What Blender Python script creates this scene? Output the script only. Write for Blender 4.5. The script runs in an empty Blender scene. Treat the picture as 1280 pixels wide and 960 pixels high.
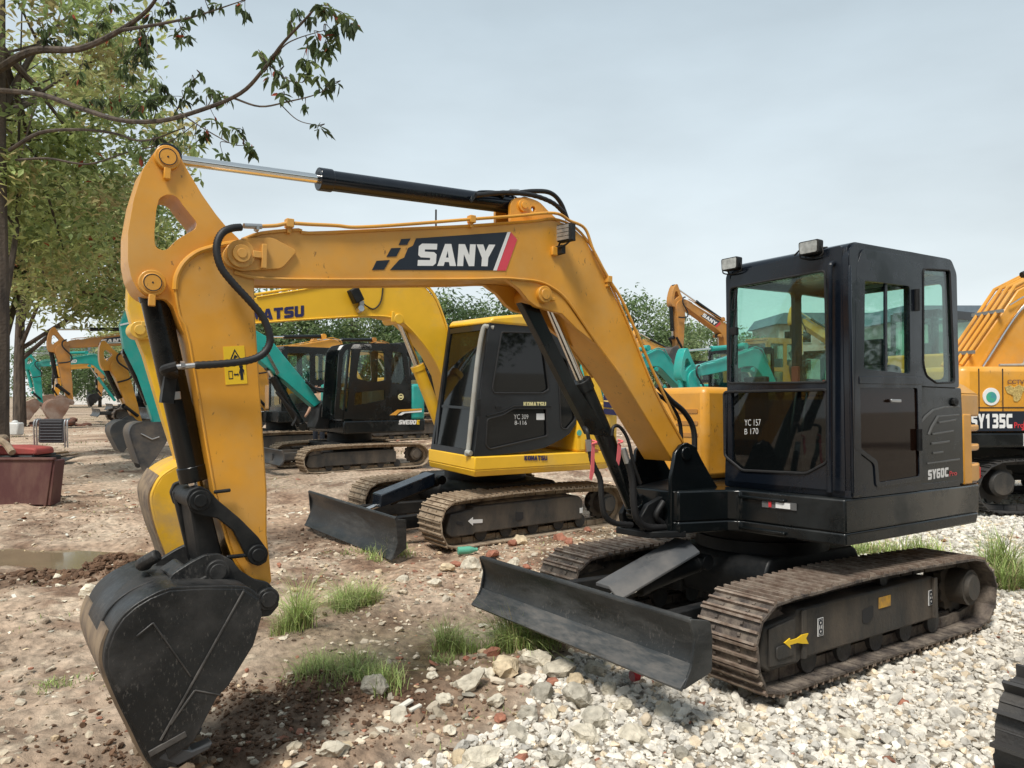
import bpy, bmesh, math, random
import numpy as np
from mathutils import Vector, Matrix, Euler, noise
random.seed(7); rng = np.random.default_rng(7)
SC = bpy.context.scene; COL = SC.collection; R = math.radians

# ---------------------------------------------------------------- materials
def nt(m):
    m.use_nodes = True
    return m.node_tree.nodes, m.node_tree.links
def sock(b, n): return b.inputs[n]
def mat(name, col, rough=.5, metal=0., col2=None, dust=None, dustamt=.35, scale=3., var=.12, bump=0., bscale=40., coat=0., dust_scale=1.6, roughvar=.15, streak=0, spec=.5, speck=None, speck_amt=.35, speck_scale=70):
    """painted / worn surface: base colour, slow tint variation, a dirt layer with its own shape, fine bump"""
    m = bpy.data.materials.new(name); n, l = nt(m)
    b = n['Principled BSDF']
    tc = n.new('ShaderNodeTexCoord'); mp = n.new('ShaderNodeMapping'); l.new(tc.outputs['Object'], mp.inputs[0])
    if streak: mp.inputs['Scale'].default_value = (1, 1, streak)
    a = n.new('ShaderNodeTexNoise'); a.inputs['Scale'].default_value = scale; a.inputs['Detail'].default_value = 5
    l.new(mp.outputs[0], a.inputs['Vector'])
    mx = n.new('ShaderNodeMix'); mx.data_type = 'RGBA'
    c2 = col2 or tuple(c*(1-var*1.6) for c in col)
    mx.inputs[6].default_value = (*col, 1); mx.inputs[7].default_value = (*c2, 1)
    r = n.new('ShaderNodeMapRange'); r.inputs[1].default_value = .35; r.inputs[2].default_value = .68
    l.new(a.outputs['Fac'], r.inputs[0]); l.new(r.outputs[0], mx.inputs[0]); out = mx.outputs[2]
    rr = n.new('ShaderNodeMapRange'); rr.inputs[3].default_value = max(.05, rough-roughvar/2); rr.inputs[4].default_value = min(1, rough+roughvar)
    l.new(a.outputs['Fac'], rr.inputs[0]); rout = rr.outputs[0]
    if dust:
        d = n.new('ShaderNodeTexNoise'); d.inputs['Scale'].default_value = dust_scale; d.inputs['Detail'].default_value = 9; d.inputs['Roughness'].default_value = .68
        l.new(mp.outputs[0], d.inputs['Vector'])
        dr = n.new('ShaderNodeMapRange'); dr.inputs[1].default_value = .62-dustamt*.45; dr.inputs[2].default_value = .82-dustamt*.35; dr.inputs[4].default_value = .85
        l.new(d.outputs['Fac'], dr.inputs[0])
        m2 = n.new('ShaderNodeMix'); m2.data_type = 'RGBA'; l.new(dr.outputs[0], m2.inputs[0]); l.new(out, m2.inputs[6]); m2.inputs[7].default_value = (*dust, 1)
        out = m2.outputs[2]
        ma = n.new('ShaderNodeMath'); ma.operation = 'MULTIPLY_ADD'; l.new(dr.outputs[0], ma.inputs[0]); ma.inputs[1].default_value = .45; l.new(rout, ma.inputs[2]); ma.use_clamp = True
        rout = ma.outputs[0]
    if speck:   # chips and fine scratches
        sn = n.new('ShaderNodeTexNoise'); sn.inputs['Scale'].default_value = speck_scale; sn.inputs['Detail'].default_value = 6; sn.inputs['Roughness'].default_value = .7
        sm = n.new('ShaderNodeMapping'); sm.inputs['Scale'].default_value = (1, 1, .45); sm.inputs['Rotation'].default_value = (.3, .5, .2); l.new(tc.outputs['Object'], sm.inputs[0]); l.new(sm.outputs[0], sn.inputs['Vector'])
        sn2 = n.new('ShaderNodeTexNoise'); sn2.inputs['Scale'].default_value = 5; sn2.inputs['Detail'].default_value = 3; l.new(tc.outputs['Object'], sn2.inputs['Vector'])
        sa = n.new('ShaderNodeMath'); sa.operation = 'MULTIPLY_ADD'; l.new(sn2.outputs['Fac'], sa.inputs[0]); sa.inputs[1].default_value = .35; l.new(sn.outputs['Fac'], sa.inputs[2])
        sr = n.new('ShaderNodeMapRange'); sr.inputs[1].default_value = .92-speck_amt*.4; sr.inputs[2].default_value = .97-speck_amt*.4; l.new(sa.outputs[0], sr.inputs[0])
        m3 = n.new('ShaderNodeMix'); m3.data_type = 'RGBA'; l.new(sr.outputs[0], m3.inputs[0]); l.new(out, m3.inputs[6]); m3.inputs[7].default_value = (*speck, 1); out = m3.outputs[2]
    l.new(out, b.inputs['Base Color']); l.new(rout, b.inputs['Roughness'])
    b.inputs['Metallic'].default_value = metal; b.inputs['Specular IOR Level'].default_value = spec; b.inputs['Coat Weight'].default_value = coat; b.inputs['Coat Roughness'].default_value = .12
    if bump:
        bn = n.new('ShaderNodeTexNoise'); bn.inputs['Scale'].default_value = bscale; bn.inputs['Detail'].default_value = 4; l.new(tc.outputs['Object'], bn.inputs['Vector'])
        bp = n.new('ShaderNodeBump'); bp.inputs['Strength'].default_value = bump; bp.inputs['Distance'].default_value = .02
        l.new(bn.outputs['Fac'], bp.inputs['Height']); l.new(bp.outputs[0], b.inputs['Normal'])
    return m
def glass(name, tint, alpha, rough=.03, base=(.02,.03,.03), gl=.9):
    """thin pane: see-through tint mixed with a mirror sheen"""
    m = bpy.data.materials.new(name); n, l = nt(m); n.remove(n['Principled BSDF']); o = n['Material Output']
    t = n.new('ShaderNodeBsdfTransparent'); t.inputs[0].default_value = (*tint, 1)
    g = n.new('ShaderNodeBsdfGlossy'); g.inputs['Roughness'].default_value = rough; g.inputs[0].default_value = (gl,gl,gl,1)
    d = n.new('ShaderNodeBsdfDiffuse'); d.inputs[0].default_value = (*base, 1)
    x0 = n.new('ShaderNodeMixShader'); x0.inputs[0].default_value = alpha; l.new(t.outputs[0], x0.inputs[1]); l.new(d.outputs[0], x0.inputs[2])
    lw = n.new('ShaderNodeLayerWeight'); lw.inputs[0].default_value = .5
    pw_ = n.new('ShaderNodeMath'); pw_.operation = 'POWER'; pw_.inputs[1].default_value = 3.5; l.new(lw.outputs['Facing'], pw_.inputs[0])
    f = n.new('ShaderNodeMath'); f.operation = 'MULTIPLY_ADD'; f.inputs[1].default_value = .5; f.inputs[2].default_value = .035; l.new(pw_.outputs[0], f.inputs[0])
    x = n.new('ShaderNodeMixShader'); l.new(f.outputs[0], x.inputs[0]); l.new(x0.outputs[0], x.inputs[1]); l.new(g.outputs[0], x.inputs[2])
    l.new(x.outputs[0], o.inputs[0]); return m
def attr_mat(name, rough=.9, noise_scale=18., var=.35, bump=.3, bscale=60., transl=0.):
    """colour of each piece from its own 'Col' attribute, mottled by noise"""
    m = bpy.data.materials.new(name); n, l = nt(m); b = n['Principled BSDF']
    v = n.new('ShaderNodeVertexColor'); v.layer_name = 'Col'
    tc = n.new('ShaderNodeTexCoord'); a = n.new('ShaderNodeTexNoise'); a.inputs['Scale'].default_value = noise_scale; a.inputs['Detail'].default_value = 6
    l.new(tc.outputs['Object'], a.inputs['Vector'])
    r = n.new('ShaderNodeMapRange'); r.inputs[3].default_value = 1-var; r.inputs[4].default_value = 1+var
    r.inputs[1].default_value = .3; r.inputs[2].default_value = .7
    l.new(a.outputs['Fac'], r.inputs[0])
    mx = n.new('ShaderNodeVectorMath'); mx.operation = 'SCALE'; l.new(v.outputs[0], mx.inputs[0]); l.new(r.outputs[0], mx.inputs['Scale'])
    l.new(mx.outputs[0], b.inputs['Base Color']); b.inputs['Roughness'].default_value = rough
    b.inputs['Specular IOR Level'].default_value = .25
    if bump:
        bn = n.new('ShaderNodeTexNoise'); bn.inputs['Scale'].default_value = bscale; bn.inputs['Detail'].default_value = 5; l.new(tc.outputs['Object'], bn.inputs['Vector'])
        bp = n.new('ShaderNodeBump'); bp.inputs['Strength'].default_value = bump; bp.inputs['Distance'].default_value = .01
        l.new(bn.outputs['Fac'], bp.inputs['Height']); l.new(bp.outputs[0], b.inputs['Normal'])
    if transl:
        o = n['Material Output']; t = n.new('ShaderNodeBsdfTranslucent'); l.new(mx.outputs[0], t.inputs[0])
        x = n.new('ShaderNodeMixShader'); x.inputs[0].default_value = transl; l.new(b.outputs[0], x.inputs[1]); l.new(t.outputs[0], x.inputs[2]); l.new(x.outputs[0], o.inputs[0])
    return m

MUD = (.22,.155,.10); DUST = (.36,.31,.25)
M_ = {}
M_['orange'] = mat('orange_paint', (.76,.350,.036), .34, var=.16, dust=(.60,.34,.10), dustamt=.34, coat=.2, scale=2.6, speck=(.30,.15,.035), speck_amt=.25, speck_scale=45)
M_['orange_old'] = mat('weathered_orange_paint', (.56,.24,.032), .5, var=.2, dust=(.34,.2,.1), dustamt=.5, scale=2.)
M_['yellow'] = mat('yellow_paint', (.86,.50,.025), .36, var=.08, dust=(.6,.4,.12), dustamt=.25, coat=.25)
M_['yellow_mud'] = mat('muddy_yellow_paint', (.80,.46,.022), .5, dust=(.34,.25,.16), dustamt=.42, dust_scale=1.6)
M_['teal'] = mat('teal_paint', (.012,.36,.31), .4, var=.1, dust=(.10,.33,.29), dustamt=.3, coat=.2)
M_['black'] = mat('black_paint', (.005,.007,.008), .16, var=.2, dust=(.018,.020,.020), dustamt=.30, coat=0, roughvar=.16, spec=.42)
M_['black_flat'] = mat('black_steel', (.008,.009,.010), .45, dust=(.04,.037,.034), dustamt=.38, bump=.12, bscale=25, spec=.3)
M_['blade'] = mat('scuffed_black_steel', (.011,.013,.014), .36, col2=(.022,.025,.027), dust=(.075,.075,.072), dustamt=.4, dust_scale=2.4, speck=(.07,.067,.064), speck_amt=.36, speck_scale=70, bump=.1, streak=4)
M_['bucket'] = mat('scratched_black_bucket_paint', (.008,.009,.010), .38, col2=(.018,.019,.020), dust=(.05,.047,.044), dustamt=.36, spec=.4, dust_scale=4, speck=(.06,.056,.052), speck_amt=.38, speck_scale=90, bump=.2, bscale=18)
M_['bucket_dust'] = mat('dusty_bucket_edge', (.27,.2,.13), .9, col2=(.12,.09,.07), scale=9)
M_['bucket_grey'] = mat('grey_bucket_steel', (.03,.033,.037), .5, col2=(.055,.057,.06), dust=(.16,.13,.10), dustamt=.42)
M_['bucket_rust'] = mat('rusty_muddy_bucket', (.30,.24,.2), .8, col2=(.14,.07,.045), dust=(.2,.09,.05), dustamt=.5, bump=.3)
M_['frame'] = mat('track_frame_paint', (.035,.034,.032), .55, col2=(.02,.02,.02), dust=(.13,.105,.08), dustamt=.5, dust_scale=2.5, streak=.5, bump=.15)
M_['shoe'] = mat('rusty_track_steel', (.135,.108,.09), .62, col2=(.045,.038,.036), dust=(.30,.25,.2), dustamt=.42, scale=14, dust_scale=9, bump=.35, bscale=50, metal=.25)
M_['rib'] = mat('worn_track_edges', (.42,.345,.28), .45, col2=(.19,.13,.10), dust=(.16,.11,.08), dustamt=.4, scale=16, dust_scale=11, metal=.35, bump=.2)
M_['rib_mud'] = mat('worn_muddy_track_edges', (.42,.33,.23), .7, col2=(.26,.19,.13), scale=12, dust=(.2,.14,.09), dustamt=.4, dust_scale=8)
M_['rib_dark'] = mat('worn_dark_track_edges', (.045,.043,.042), .5)
M_['edge'] = mat('worn_cutting_edge', (.045,.05,.053), .38, col2=(.075,.08,.083), dust=(.16,.15,.14), dustamt=.45, dust_scale=5, metal=.3, streak=6)
M_['shoe_mud'] = mat('muddy_track_steel', (.30,.225,.15), .85, col2=(.15,.105,.07), dust=(.42,.34,.25), dustamt=.5, scale=9, dust_scale=6, bump=.4, bscale=40)
M_['shoe_dark'] = mat('dark_track_steel', (.03,.03,.032), .6, col2=(.06,.055,.05), scale=8, bump=.3)
M_['rubber'] = mat('black_rubber', (.014,.014,.015), .62, bump=.25, bscale=60)
M_['hose'] = mat('black_hose', (.012,.012,.013), .5)
M_['chrome'] = mat('chrome_rod', (.75,.74,.72), .12, metal=1., var=.05, roughvar=.05)
M_['steel'] = mat('bright_fitting_steel', (.5,.5,.5), .35, metal=.9)
M_['white'] = mat('white_decal', (.78,.78,.77), .5, var=.04)
M_['decal_black'] = mat('black_decal', (.012,.018,.03), .35, var=.1)
M_['red'] = mat('red_decal', (.62,.035,.045), .45, var=.08)
M_['red_panel'] = mat('dark_red_steel', (.085,.028,.028), .6, col2=(.12,.05,.04), dust=(.2,.12,.09), dustamt=.4, streak=.4)
M_['red_cloth'] = mat('red_paint', (.36,.06,.05), .7, dust=(.2,.1,.08), dustamt=.5)
M_['sticker'] = mat('yellow_sticker', (.85,.55,.02), .5, var=.04)
M_['navy'] = mat('navy_decal', (.02,.02,.09), .5, var=.1)
M_['gold'] = mat('gold_decal', (.62,.47,.17), .4, col2=(.3,.2,.06), scale=60)
M_['cream'] = mat('cream_decal', (.75,.68,.35), .5)
M_['cab_grey'] = mat('cab_dark_blue_paint', (.006,.009,.015), .13, var=.15, dust=(.015,.019,.026), dustamt=.30, coat=0, roughvar=.12, spec=.45)
M_['interior'] = mat('dark_cab_trim', (.02,.02,.022), .7)
M_['seat'] = mat('seat_vinyl', (.05,.05,.056), .6, bump=.2)
M_['glass'] = glass('greenish_glass', (.83,.96,.91), .03)
M_['glass_brown_reflection'] = glass('painted_brown_reflection_glass', (.30,.22,.18), .45, base=(.030,.014,.009), gl=.6)  # brown reflection of the lower door pane, put into tint and base colour
M_['glass_dark'] = glass('smoked_glass', (.34,.38,.36), .3, base=(.012,.015,.016))
M_['glass_black'] = glass('black_glass', (.1,.12,.12), .85, base=(.008,.009,.01))
M_['lens'] = mat('lamp_lens', (.55,.53,.48), .15, var=.25, scale=30, metal=.6)
M_['tail'] = mat('red_tail_lens', (.55,.02,.02), .2)
M_['pipe_grey'] = mat('grey_foam_tube', (.36,.36,.33), .7, dust=(.3,.27,.22), dustamt=.4, dust_scale=6)
M_['ribbon'] = mat('pink_ribbon', (.8,.16,.17), .7)
M_['skin'] = mat('skin', (.5,.28,.18), .5, var=.06)
M_['shirt'] = mat('tan_shirt', (.55,.38,.25), .8)
M_['trousers'] = mat('dark_trousers', (.03,.035,.05), .85)
M_['bark'] = mat('bark', (.11,.085,.065), .95, col2=(.045,.036,.03), scale=7, bump=.8, bscale=22, streak=.25)
M_['leaf'] = attr_mat('leaf', .5, 4, .2, 0, transl=.48)
M_['kcab'] = mat('charcoal_cab_paint', (.010,.012,.015), .3, dust=(.025,.028,.032), dustamt=.34)
M_['stone'] = attr_mat('pale_stone', .9, 16, .3, .5, 70)
M_['grass'] = attr_mat('grass_blade', .6, 3, .15, 0, transl=.25)

# ---------------------------------------------------------------- mesh builder
def catmull(P, n=8, closed=False):
    P = [Vector(p) for p in P]; out = []; N = len(P); rg = range(N if closed else N-1)
    for i in rg:
        if closed: a, b, c, d = P[(i-1) % N], P[i], P[(i+1) % N], P[(i+2) % N]
        else:
            b, c = P[i], P[i+1]; a = P[i-1] if i else b*2-c; d = P[i+2] if i+2 < N else c*2-b
        for k in range(n):
            t = k/n; out.append(.5*((2*b)+(c-a)*t+(2*a-5*b+4*c-d)*t*t+(-a+3*b-3*c+d)*t**3))
    if not closed: out.append(P[-1])
    return out
def rnd(P, r, n=4):
    """fillet the corners of a 2-D polygon"""
    out = []; N = len(P)
    for i in range(N):
        p = Vector(P[i]); a = Vector(P[i-1])-p; b = Vector(P[(i+1) % N])-p
        k = min(r, a.length*.45, b.length*.45)
        s = p+a.normalized()*k; e = p+b.normalized()*k
        for j in range(n+1):
            t = j/n; out.append(tuple((1-t)**2*s+2*t*(1-t)*p+t*t*e))
    return out
def circ(c, r, n=20, a0=0, a1=360):
    m = n if a1-a0 >= 360 else n+1
    return [(c[0]+r*math.cos(R(a0+(a1-a0)*i/n)), c[1]+r*math.sin(R(a0+(a1-a0)*i/n))) for i in range(m)]
AX = {'y': lambda u, v, a: (u, a, v), 'x': lambda u, v, a: (a, u, v), 'z': lambda u, v, a: (u, v, a)}
class MB:
    def __init__(s): s.bm = bmesh.new()
    def face(s, vs):
        try: return s.bm.faces.new(vs)
        except ValueError: return None
    def prism(s, P, a0, a1, ax='y', holes=(), P1=None, fn=None):
        """extrude a 2-D outline (with holes) from a0 to a1; P1: other outline at a1; fn maps (u,v,a) to a point"""
        def cl(L):
            o = []
            for p in L:
                if not o or abs(p[0]-o[-1][0])+abs(p[1]-o[-1][1]) > 2e-4: o.append(p)
            if abs(o[0][0]-o[-1][0])+abs(o[0][1]-o[-1][1]) < 2e-4: o.pop()
            return o
        if not P1: P = cl(P)
        holes = [cl(h) for h in holes]
        f = fn or AX[ax]; loops = [P]+list(holes); A = []; B = []
        for L in loops:
            A.append([s.bm.verts.new(f(p[0], p[1], a0)) for p in L])
        for L in ([P1 or P]+list(holes)):
            B.append([s.bm.verts.new(f(p[0], p[1], a1)) for p in L])
        for la, lb in zip(A, B):
            n = len(la)
            for i in range(n): s.face((la[i], la[(i+1) % n], lb[(i+1) % n], lb[i]))
        if holes:
            for LL in (A, B):
                es = []
                for L in LL:
                    for i in range(len(L)):
                        e_ = s.bm.edges.get((L[i], L[(i+1) % len(L)]))
                        if e_: es.append(e_)
                bmesh.ops.triangle_fill(s.bm, use_beauty=True, use_dissolve=False, edges=es)
        else:
            s.face(A[0]); s.face(B[0])
        return s
    def box(s, c, d, rot=None, mi=0):
        m = Matrix.Translation(c) @ (rot.to_matrix().to_4x4() if rot else Matrix()) @ Matrix.Diagonal((d[0], d[1], d[2], 1))
        r_ = bmesh.ops.create_cube(s.bm, size=1, matrix=m)
        if mi:
            for f in {f for v in r_['verts'] for f in v.link_faces}: f.material_index = mi
        return s
    def cyl(s, p0, p1, r0, r1=None, seg=20):
        p0 = Vector(p0); p1 = Vector(p1); d = p1-p0
        q = d.to_track_quat('Z', 'Y').to_matrix().to_4x4()
        bmesh.ops.create_cone(s.bm, cap_ends=True, segments=seg, radius1=r0, radius2=r0 if r1 is None else r1, depth=d.length, matrix=Matrix.Translation((p0+p1)/2) @ q); return s
    def ball(s, c, r, sc=(1,1,1), sub=2):
        bmesh.ops.create_icosphere(s.bm, subdivisions=sub, radius=r, matrix=Matrix.Translation(c) @ Matrix.Diagonal((*sc, 1))); return s
    def tube(s, P, r, seg=8, n=6, smooth=True, ribs=0):
        Q = catmull(P, n) if smooth and len(P) > 2 else [Vector(p) for p in P]
        rings = []; up = Vector((0, 0, 1)); prev = None
        for i, p in enumerate(Q):
            d = (Q[min(i+1, len(Q)-1)]-Q[max(i-1, 0)]).normalized()
            if prev is None: x = d.cross(up if abs(d.z) < .9 else Vector((1, 0, 0))).normalized()
            else: x = (prev-d*prev.dot(d)).normalized()
            prev = x; y = d.cross(x)
            rr = (r[0]+(r[1]-r[0])*i/max(1, len(Q)-1)) if isinstance(r, tuple) else r
            if ribs: rr *= 1+ribs*(i % 2)
            rings.append([s.bm.verts.new(p+(x*math.cos(2*math.pi*k/seg)+y*math.sin(2*math.pi*k/seg))*rr) for k in range(seg)])
        for a, b in zip(rings, rings[1:]):
            for k in range(seg): s.face((a[k], a[(k+1) % seg], b[(k+1) % seg], b[k]))
        s.face(rings[0]); s.face(rings[-1]); return s
    def strip(s, P, th, a0, a1, ax='y'):
        """a bent plate: open 2-D path P given thickness th"""
        P = [Vector(p) for p in P]; L = []; Rr = []
        for i, p in enumerate(P):
            d = (P[min(i+1, len(P)-1)]-P[max(i-1, 0)]).normalized(); nn = Vector((-d.y, d.x))*th/2
            L.append(tuple(p+nn)); Rr.append(tuple(p-nn))
        return s.prism(L+Rr[::-1], a0, a1, ax)
    def build(s, name, m, parent=None, bevel=0., rz=None, ang=32, loc=None):
        bm = s.bm; bmesh.ops.recalc_face_normals(bm, faces=bm.faces)
        me = bpy.data.meshes.new(name); bm.to_mesh(me); bm.free()
        me.materials.append(m if not isinstance(m, str) else M_[m])
        me.polygons.foreach_set('use_smooth', [True]*len(me.polygons)); me.set_sharp_from_angle(angle=R(ang))
        o = bpy.data.objects.new(name, me); COL.objects.link(o)
        if parent: o.parent = parent
        if rz is not None: o.rotation_euler.z = rz
        if loc: o.location = loc
        if bevel:
            b = o.modifiers.new('bevel', 'BEVEL'); b.width = bevel; b.segments = 2; b.limit_method = 'ANGLE'; b.angle_limit = R(35); b.harden_normals = False
        return o
def tag(o, label=None, cat=None, group=None, kind=None):
    if label: o['label'] = label
    if cat: o['category'] = cat
    if group: o['group'] = group
    if kind: o['kind'] = kind
    return o
def empty(name, loc, rot=(0, 0, 0), **kw):
    o = bpy.data.objects.new(name, None); COL.objects.link(o); o.location = loc; o.rotation_euler = rot
    o.empty_display_size = .2; return tag(o, **kw)
def text(s, quad, m, parent, name='lettering', off=.02, d=.002, rz=None, nrm=None):
    """raised lettering stretched onto the four 3-D corners (bottom-left, bottom-right, top-right, top-left)"""
    cu = bpy.data.curves.new(name, 'FONT'); cu.body = s; cu.offset = off; cu.resolution_u = 3; cu.fill_mode = 'BOTH'
    t = bpy.data.objects.new('t', cu); COL.objects.link(t); bpy.context.view_layer.update()
    me = bpy.data.meshes.new_from_object(t.evaluated_get(bpy.context.evaluated_depsgraph_get())); bpy.data.objects.remove(t); bpy.data.curves.remove(cu)
    V = np.array([v.co[:] for v in me.vertices]); lo = V.min(0); hi = V.max(0); U = (V-lo)/np.maximum(hi-lo, 1e-6)
    q = [np.array(p, float) for p in quad]
    nn = np.cross(q[1]-q[0], q[3]-q[0]); nn /= np.linalg.norm(nn)
    for v, (u, w, _) in zip(me.vertices, U):
        p = (1-w)*((1-u)*q[0]+u*q[1])+w*((1-u)*q[3]+u*q[2]); v.co = p+nn*d
    me.name = name; me.materials.clear(); me.materials.append(M_[m])
    o = bpy.data.objects.new(name, me); COL.objects.link(o); o.parent = parent
    if rz is not None: o.rotation_euler.z = rz
    return o
def mesh_np(name, V, F, m, col=None, smooth=False, parent=None, per='face'):
    """mesh straight from numpy arrays (F: n x k); col: colour of each vertex"""
    me = bpy.data.meshes.new(name); V = np.asarray(V, np.float32); F = np.asarray(F, np.int32); n, k = F.shape
    me.vertices.add(len(V)); me.vertices.foreach_set('co', V.ravel())
    me.loops.add(n*k); me.loops.foreach_set('vertex_index', F.ravel())
    me.polygons.add(n); me.polygons.foreach_set('loop_start', np.arange(0, n*k, k, dtype=np.int32))
    me.update(calc_edges=True)
    if col is not None:
        a = me.color_attributes.new('Col', 'FLOAT_COLOR', 'POINT')
        a.data.foreach_set('color', np.concatenate([np.asarray(col, np.float32), np.ones((len(V), 1), np.float32)], 1).ravel())
    me.polygons.foreach_set('use_smooth', [smooth]*n); me.materials.append(m if not isinstance(m, str) else M_[m])
    o = bpy.data.objects.new(name, me); COL.objects.link(o)
    if parent: o.parent = parent
    return o

# ---------------------------------------------------------------- excavator pieces
def track(root, loop, y0, y1, pitch, shoe='shoe', frame=None, ribs=(-.46, -.02, .42), rib_h=.02, idler=None, sprocket=None, rollers=(), chain=True, rz=None, framey=None, seg=4, hub='frame'):
    """one crawler: belt of shoes round an (x,z) loop, side frame, idler, sprocket, rollers"""
    yc = (y0+y1)/2; w = abs(y1-y0)
    Q = [Vector((p[0], p[1], 0)) for p in loop]; Q = catmull([q for q in Q], seg, True)
    L = [0.]
    for a, b in zip(Q, Q[1:]+Q[:1]): L.append(L[-1]+(b-a).length)
    n = max(8, round(L[-1]/pitch)); pt = L[-1]/n; b = MB(); k = 0
    area = sum(a.x*c.y-c.x*a.y for a, c in zip(Q, Q[1:]+Q[:1])); sgn = 1 if area > 0 else -1
    def at(s):
        s %= L[-1]; j = 0
        while L[j+1] < s: j += 1
        t = (s-L[j])/max(1e-9, L[j+1]-L[j]); A = Q[j % len(Q)]; B = Q[(j+1) % len(Q)]; return A.lerp(B, t)
    for i in range(n):
        p0 = at(i*pt); p1 = at((i+.94)*pt); d = (p1-p0); ln = d.length; d.normalize(); out = Vector((d.y, -d.x, 0))*sgn
        c = (p0+p1)/2; ang = math.atan2(d.y, d.x); e = Euler((0, -ang, 0))
        jit = random.uniform(-.004, .004)
        def P(u, h): q = c+d*u+out*h; return (q.x, yc+jit, q.y)
        b.box(P(0, -rib_h-.007), (ln*.99, w, .014), e)
        for r_ in ribs: b.box(P(r_*ln, -rib_h/2-.001), (.014, w-.004, rib_h), e, 1)
        if chain:
            b.box(P(0, -rib_h-.05), (ln*.9, .035, .07), e); q = P(0, -rib_h-.05); 
            for sgy in (-1, 1):
                q = P(0, -rib_h-.05); b.box((q[0], q[1]+sgy*.06, q[2]), (ln*1.0, .022, .062), e)
            for sgy in (-1, 1):
                for u in (-.25, .2):
                    q = P(u*ln, -rib_h+.004); b.box((q[0], q[1]+sgy*.085, q[2]), (.018, .018, .012), e)
    b.build('crawler_track', shoe, root, rz=rz).data.materials.append(M_[{'shoe': 'rib', 'shoe_mud': 'rib_mud', 'shoe_dark': 'rib_dark'}[shoe]])
    if frame:
        fy0, fy1 = framey; f = MB(); f.prism(frame, fy0, fy1)
        f.build('track_frame', 'frame', root, bevel=.012, rz=rz)
    if idler:
        x, z, r = idler; m = MB(); m.cyl((x, yc-.05, z), (x, yc+.05, z), r, seg=28).cyl((x, yc-.09, z), (x, yc+.09, z), r*.8, seg=28).cyl((x, yc-w*.2, z), (x, yc+w*.2, z), r*.3)
        m.build('idler_wheel', 'shoe', root, rz=rz)
    if sprocket:
        x, z, r = sprocket; m = MB(); N = 13; T = []
        for i in range(N*4): a = 2*math.pi*i/(N*4); rr = r*(1.0 if i % 4 < 2 else .88); T.append((x+rr*math.cos(a), z+rr*math.sin(a)))
        m.prism(T, yc-.025, yc+.025); m.cyl((x, yc-w*.3, z), (x, yc+w*.36, z), r*.62, seg=28); m.cyl((x, yc+w*.36, z), (x, yc+w*.42, z), r*.5, r*.42, seg=28)
        m.cyl((x, yc-w*.36, z), (x, yc-w*.3, z), r*.5, r*.62, seg=28)
        m.build('sprocket', hub, root, rz=rz)
    for x, z, r in rollers:
        m = MB(); m.cyl((x, yc-w*.22, z), (x, yc+w*.22, z), r*.7); m.cyl((x, yc-.1, z), (x, yc-.06, z), r); m.cyl((x, yc+.06, z), (x, yc+.1, z), r)
        m.build('roller', 'shoe_dark', root, rz=rz)
def cylinder(root, a, b, r, rod, y, frac, paint='black', rz=None, axis=None, rod_end=.045):
    """hydraulic cylinder in the (x,z) plane at lateral y, barrel from a covering frac of the way to b, chrome rod to b"""
    A = Vector((a[0], y, a[1])); B = Vector((b[0], y, b[1])); d = (B-A).normalized(); L = (B-A).length; E_ = A+d*L*frac
    m = MB(); m.cyl(A+d*.04, E_, r, seg=28); m.cyl(E_-d*.07, E_, r*1.12, seg=28); m.cyl(A+Vector((0, -r, 0)), A+Vector((0, r, 0)), r*.95, seg=24)
    m.cyl(A+d*.05, A+d*.08, r*1.08, seg=28)
    o = m.build('hydraulic_cylinder', paint, root, bevel=.004, rz=rz)
    m = MB(); m.cyl(E_-d*.01, B-d*rod_end, rod, seg=20); m.build('piston_rod', 'chrome', o)
    m = MB(); m.cyl(B+Vector((0, -r*.9, 0)), B+Vector((0, r*.9, 0)), rod_end*1.25, seg=24); m.build('rod_eye', paint, o, bevel=.004)
    return o
def pin(mb, c, y0, y1, r): mb.cyl((c[0], y0, c[1]), (c[0], y1, c[1]), r, seg=28)
def rot2(p, c, a, to=None):
    a = R(a); x, y = p[0]-c[0], p[1]-c[1]; t = to or c
    return (t[0]+x*math.cos(a)-y*math.sin(a), t[1]+x*math.sin(a)+y*math.cos(a))

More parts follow.
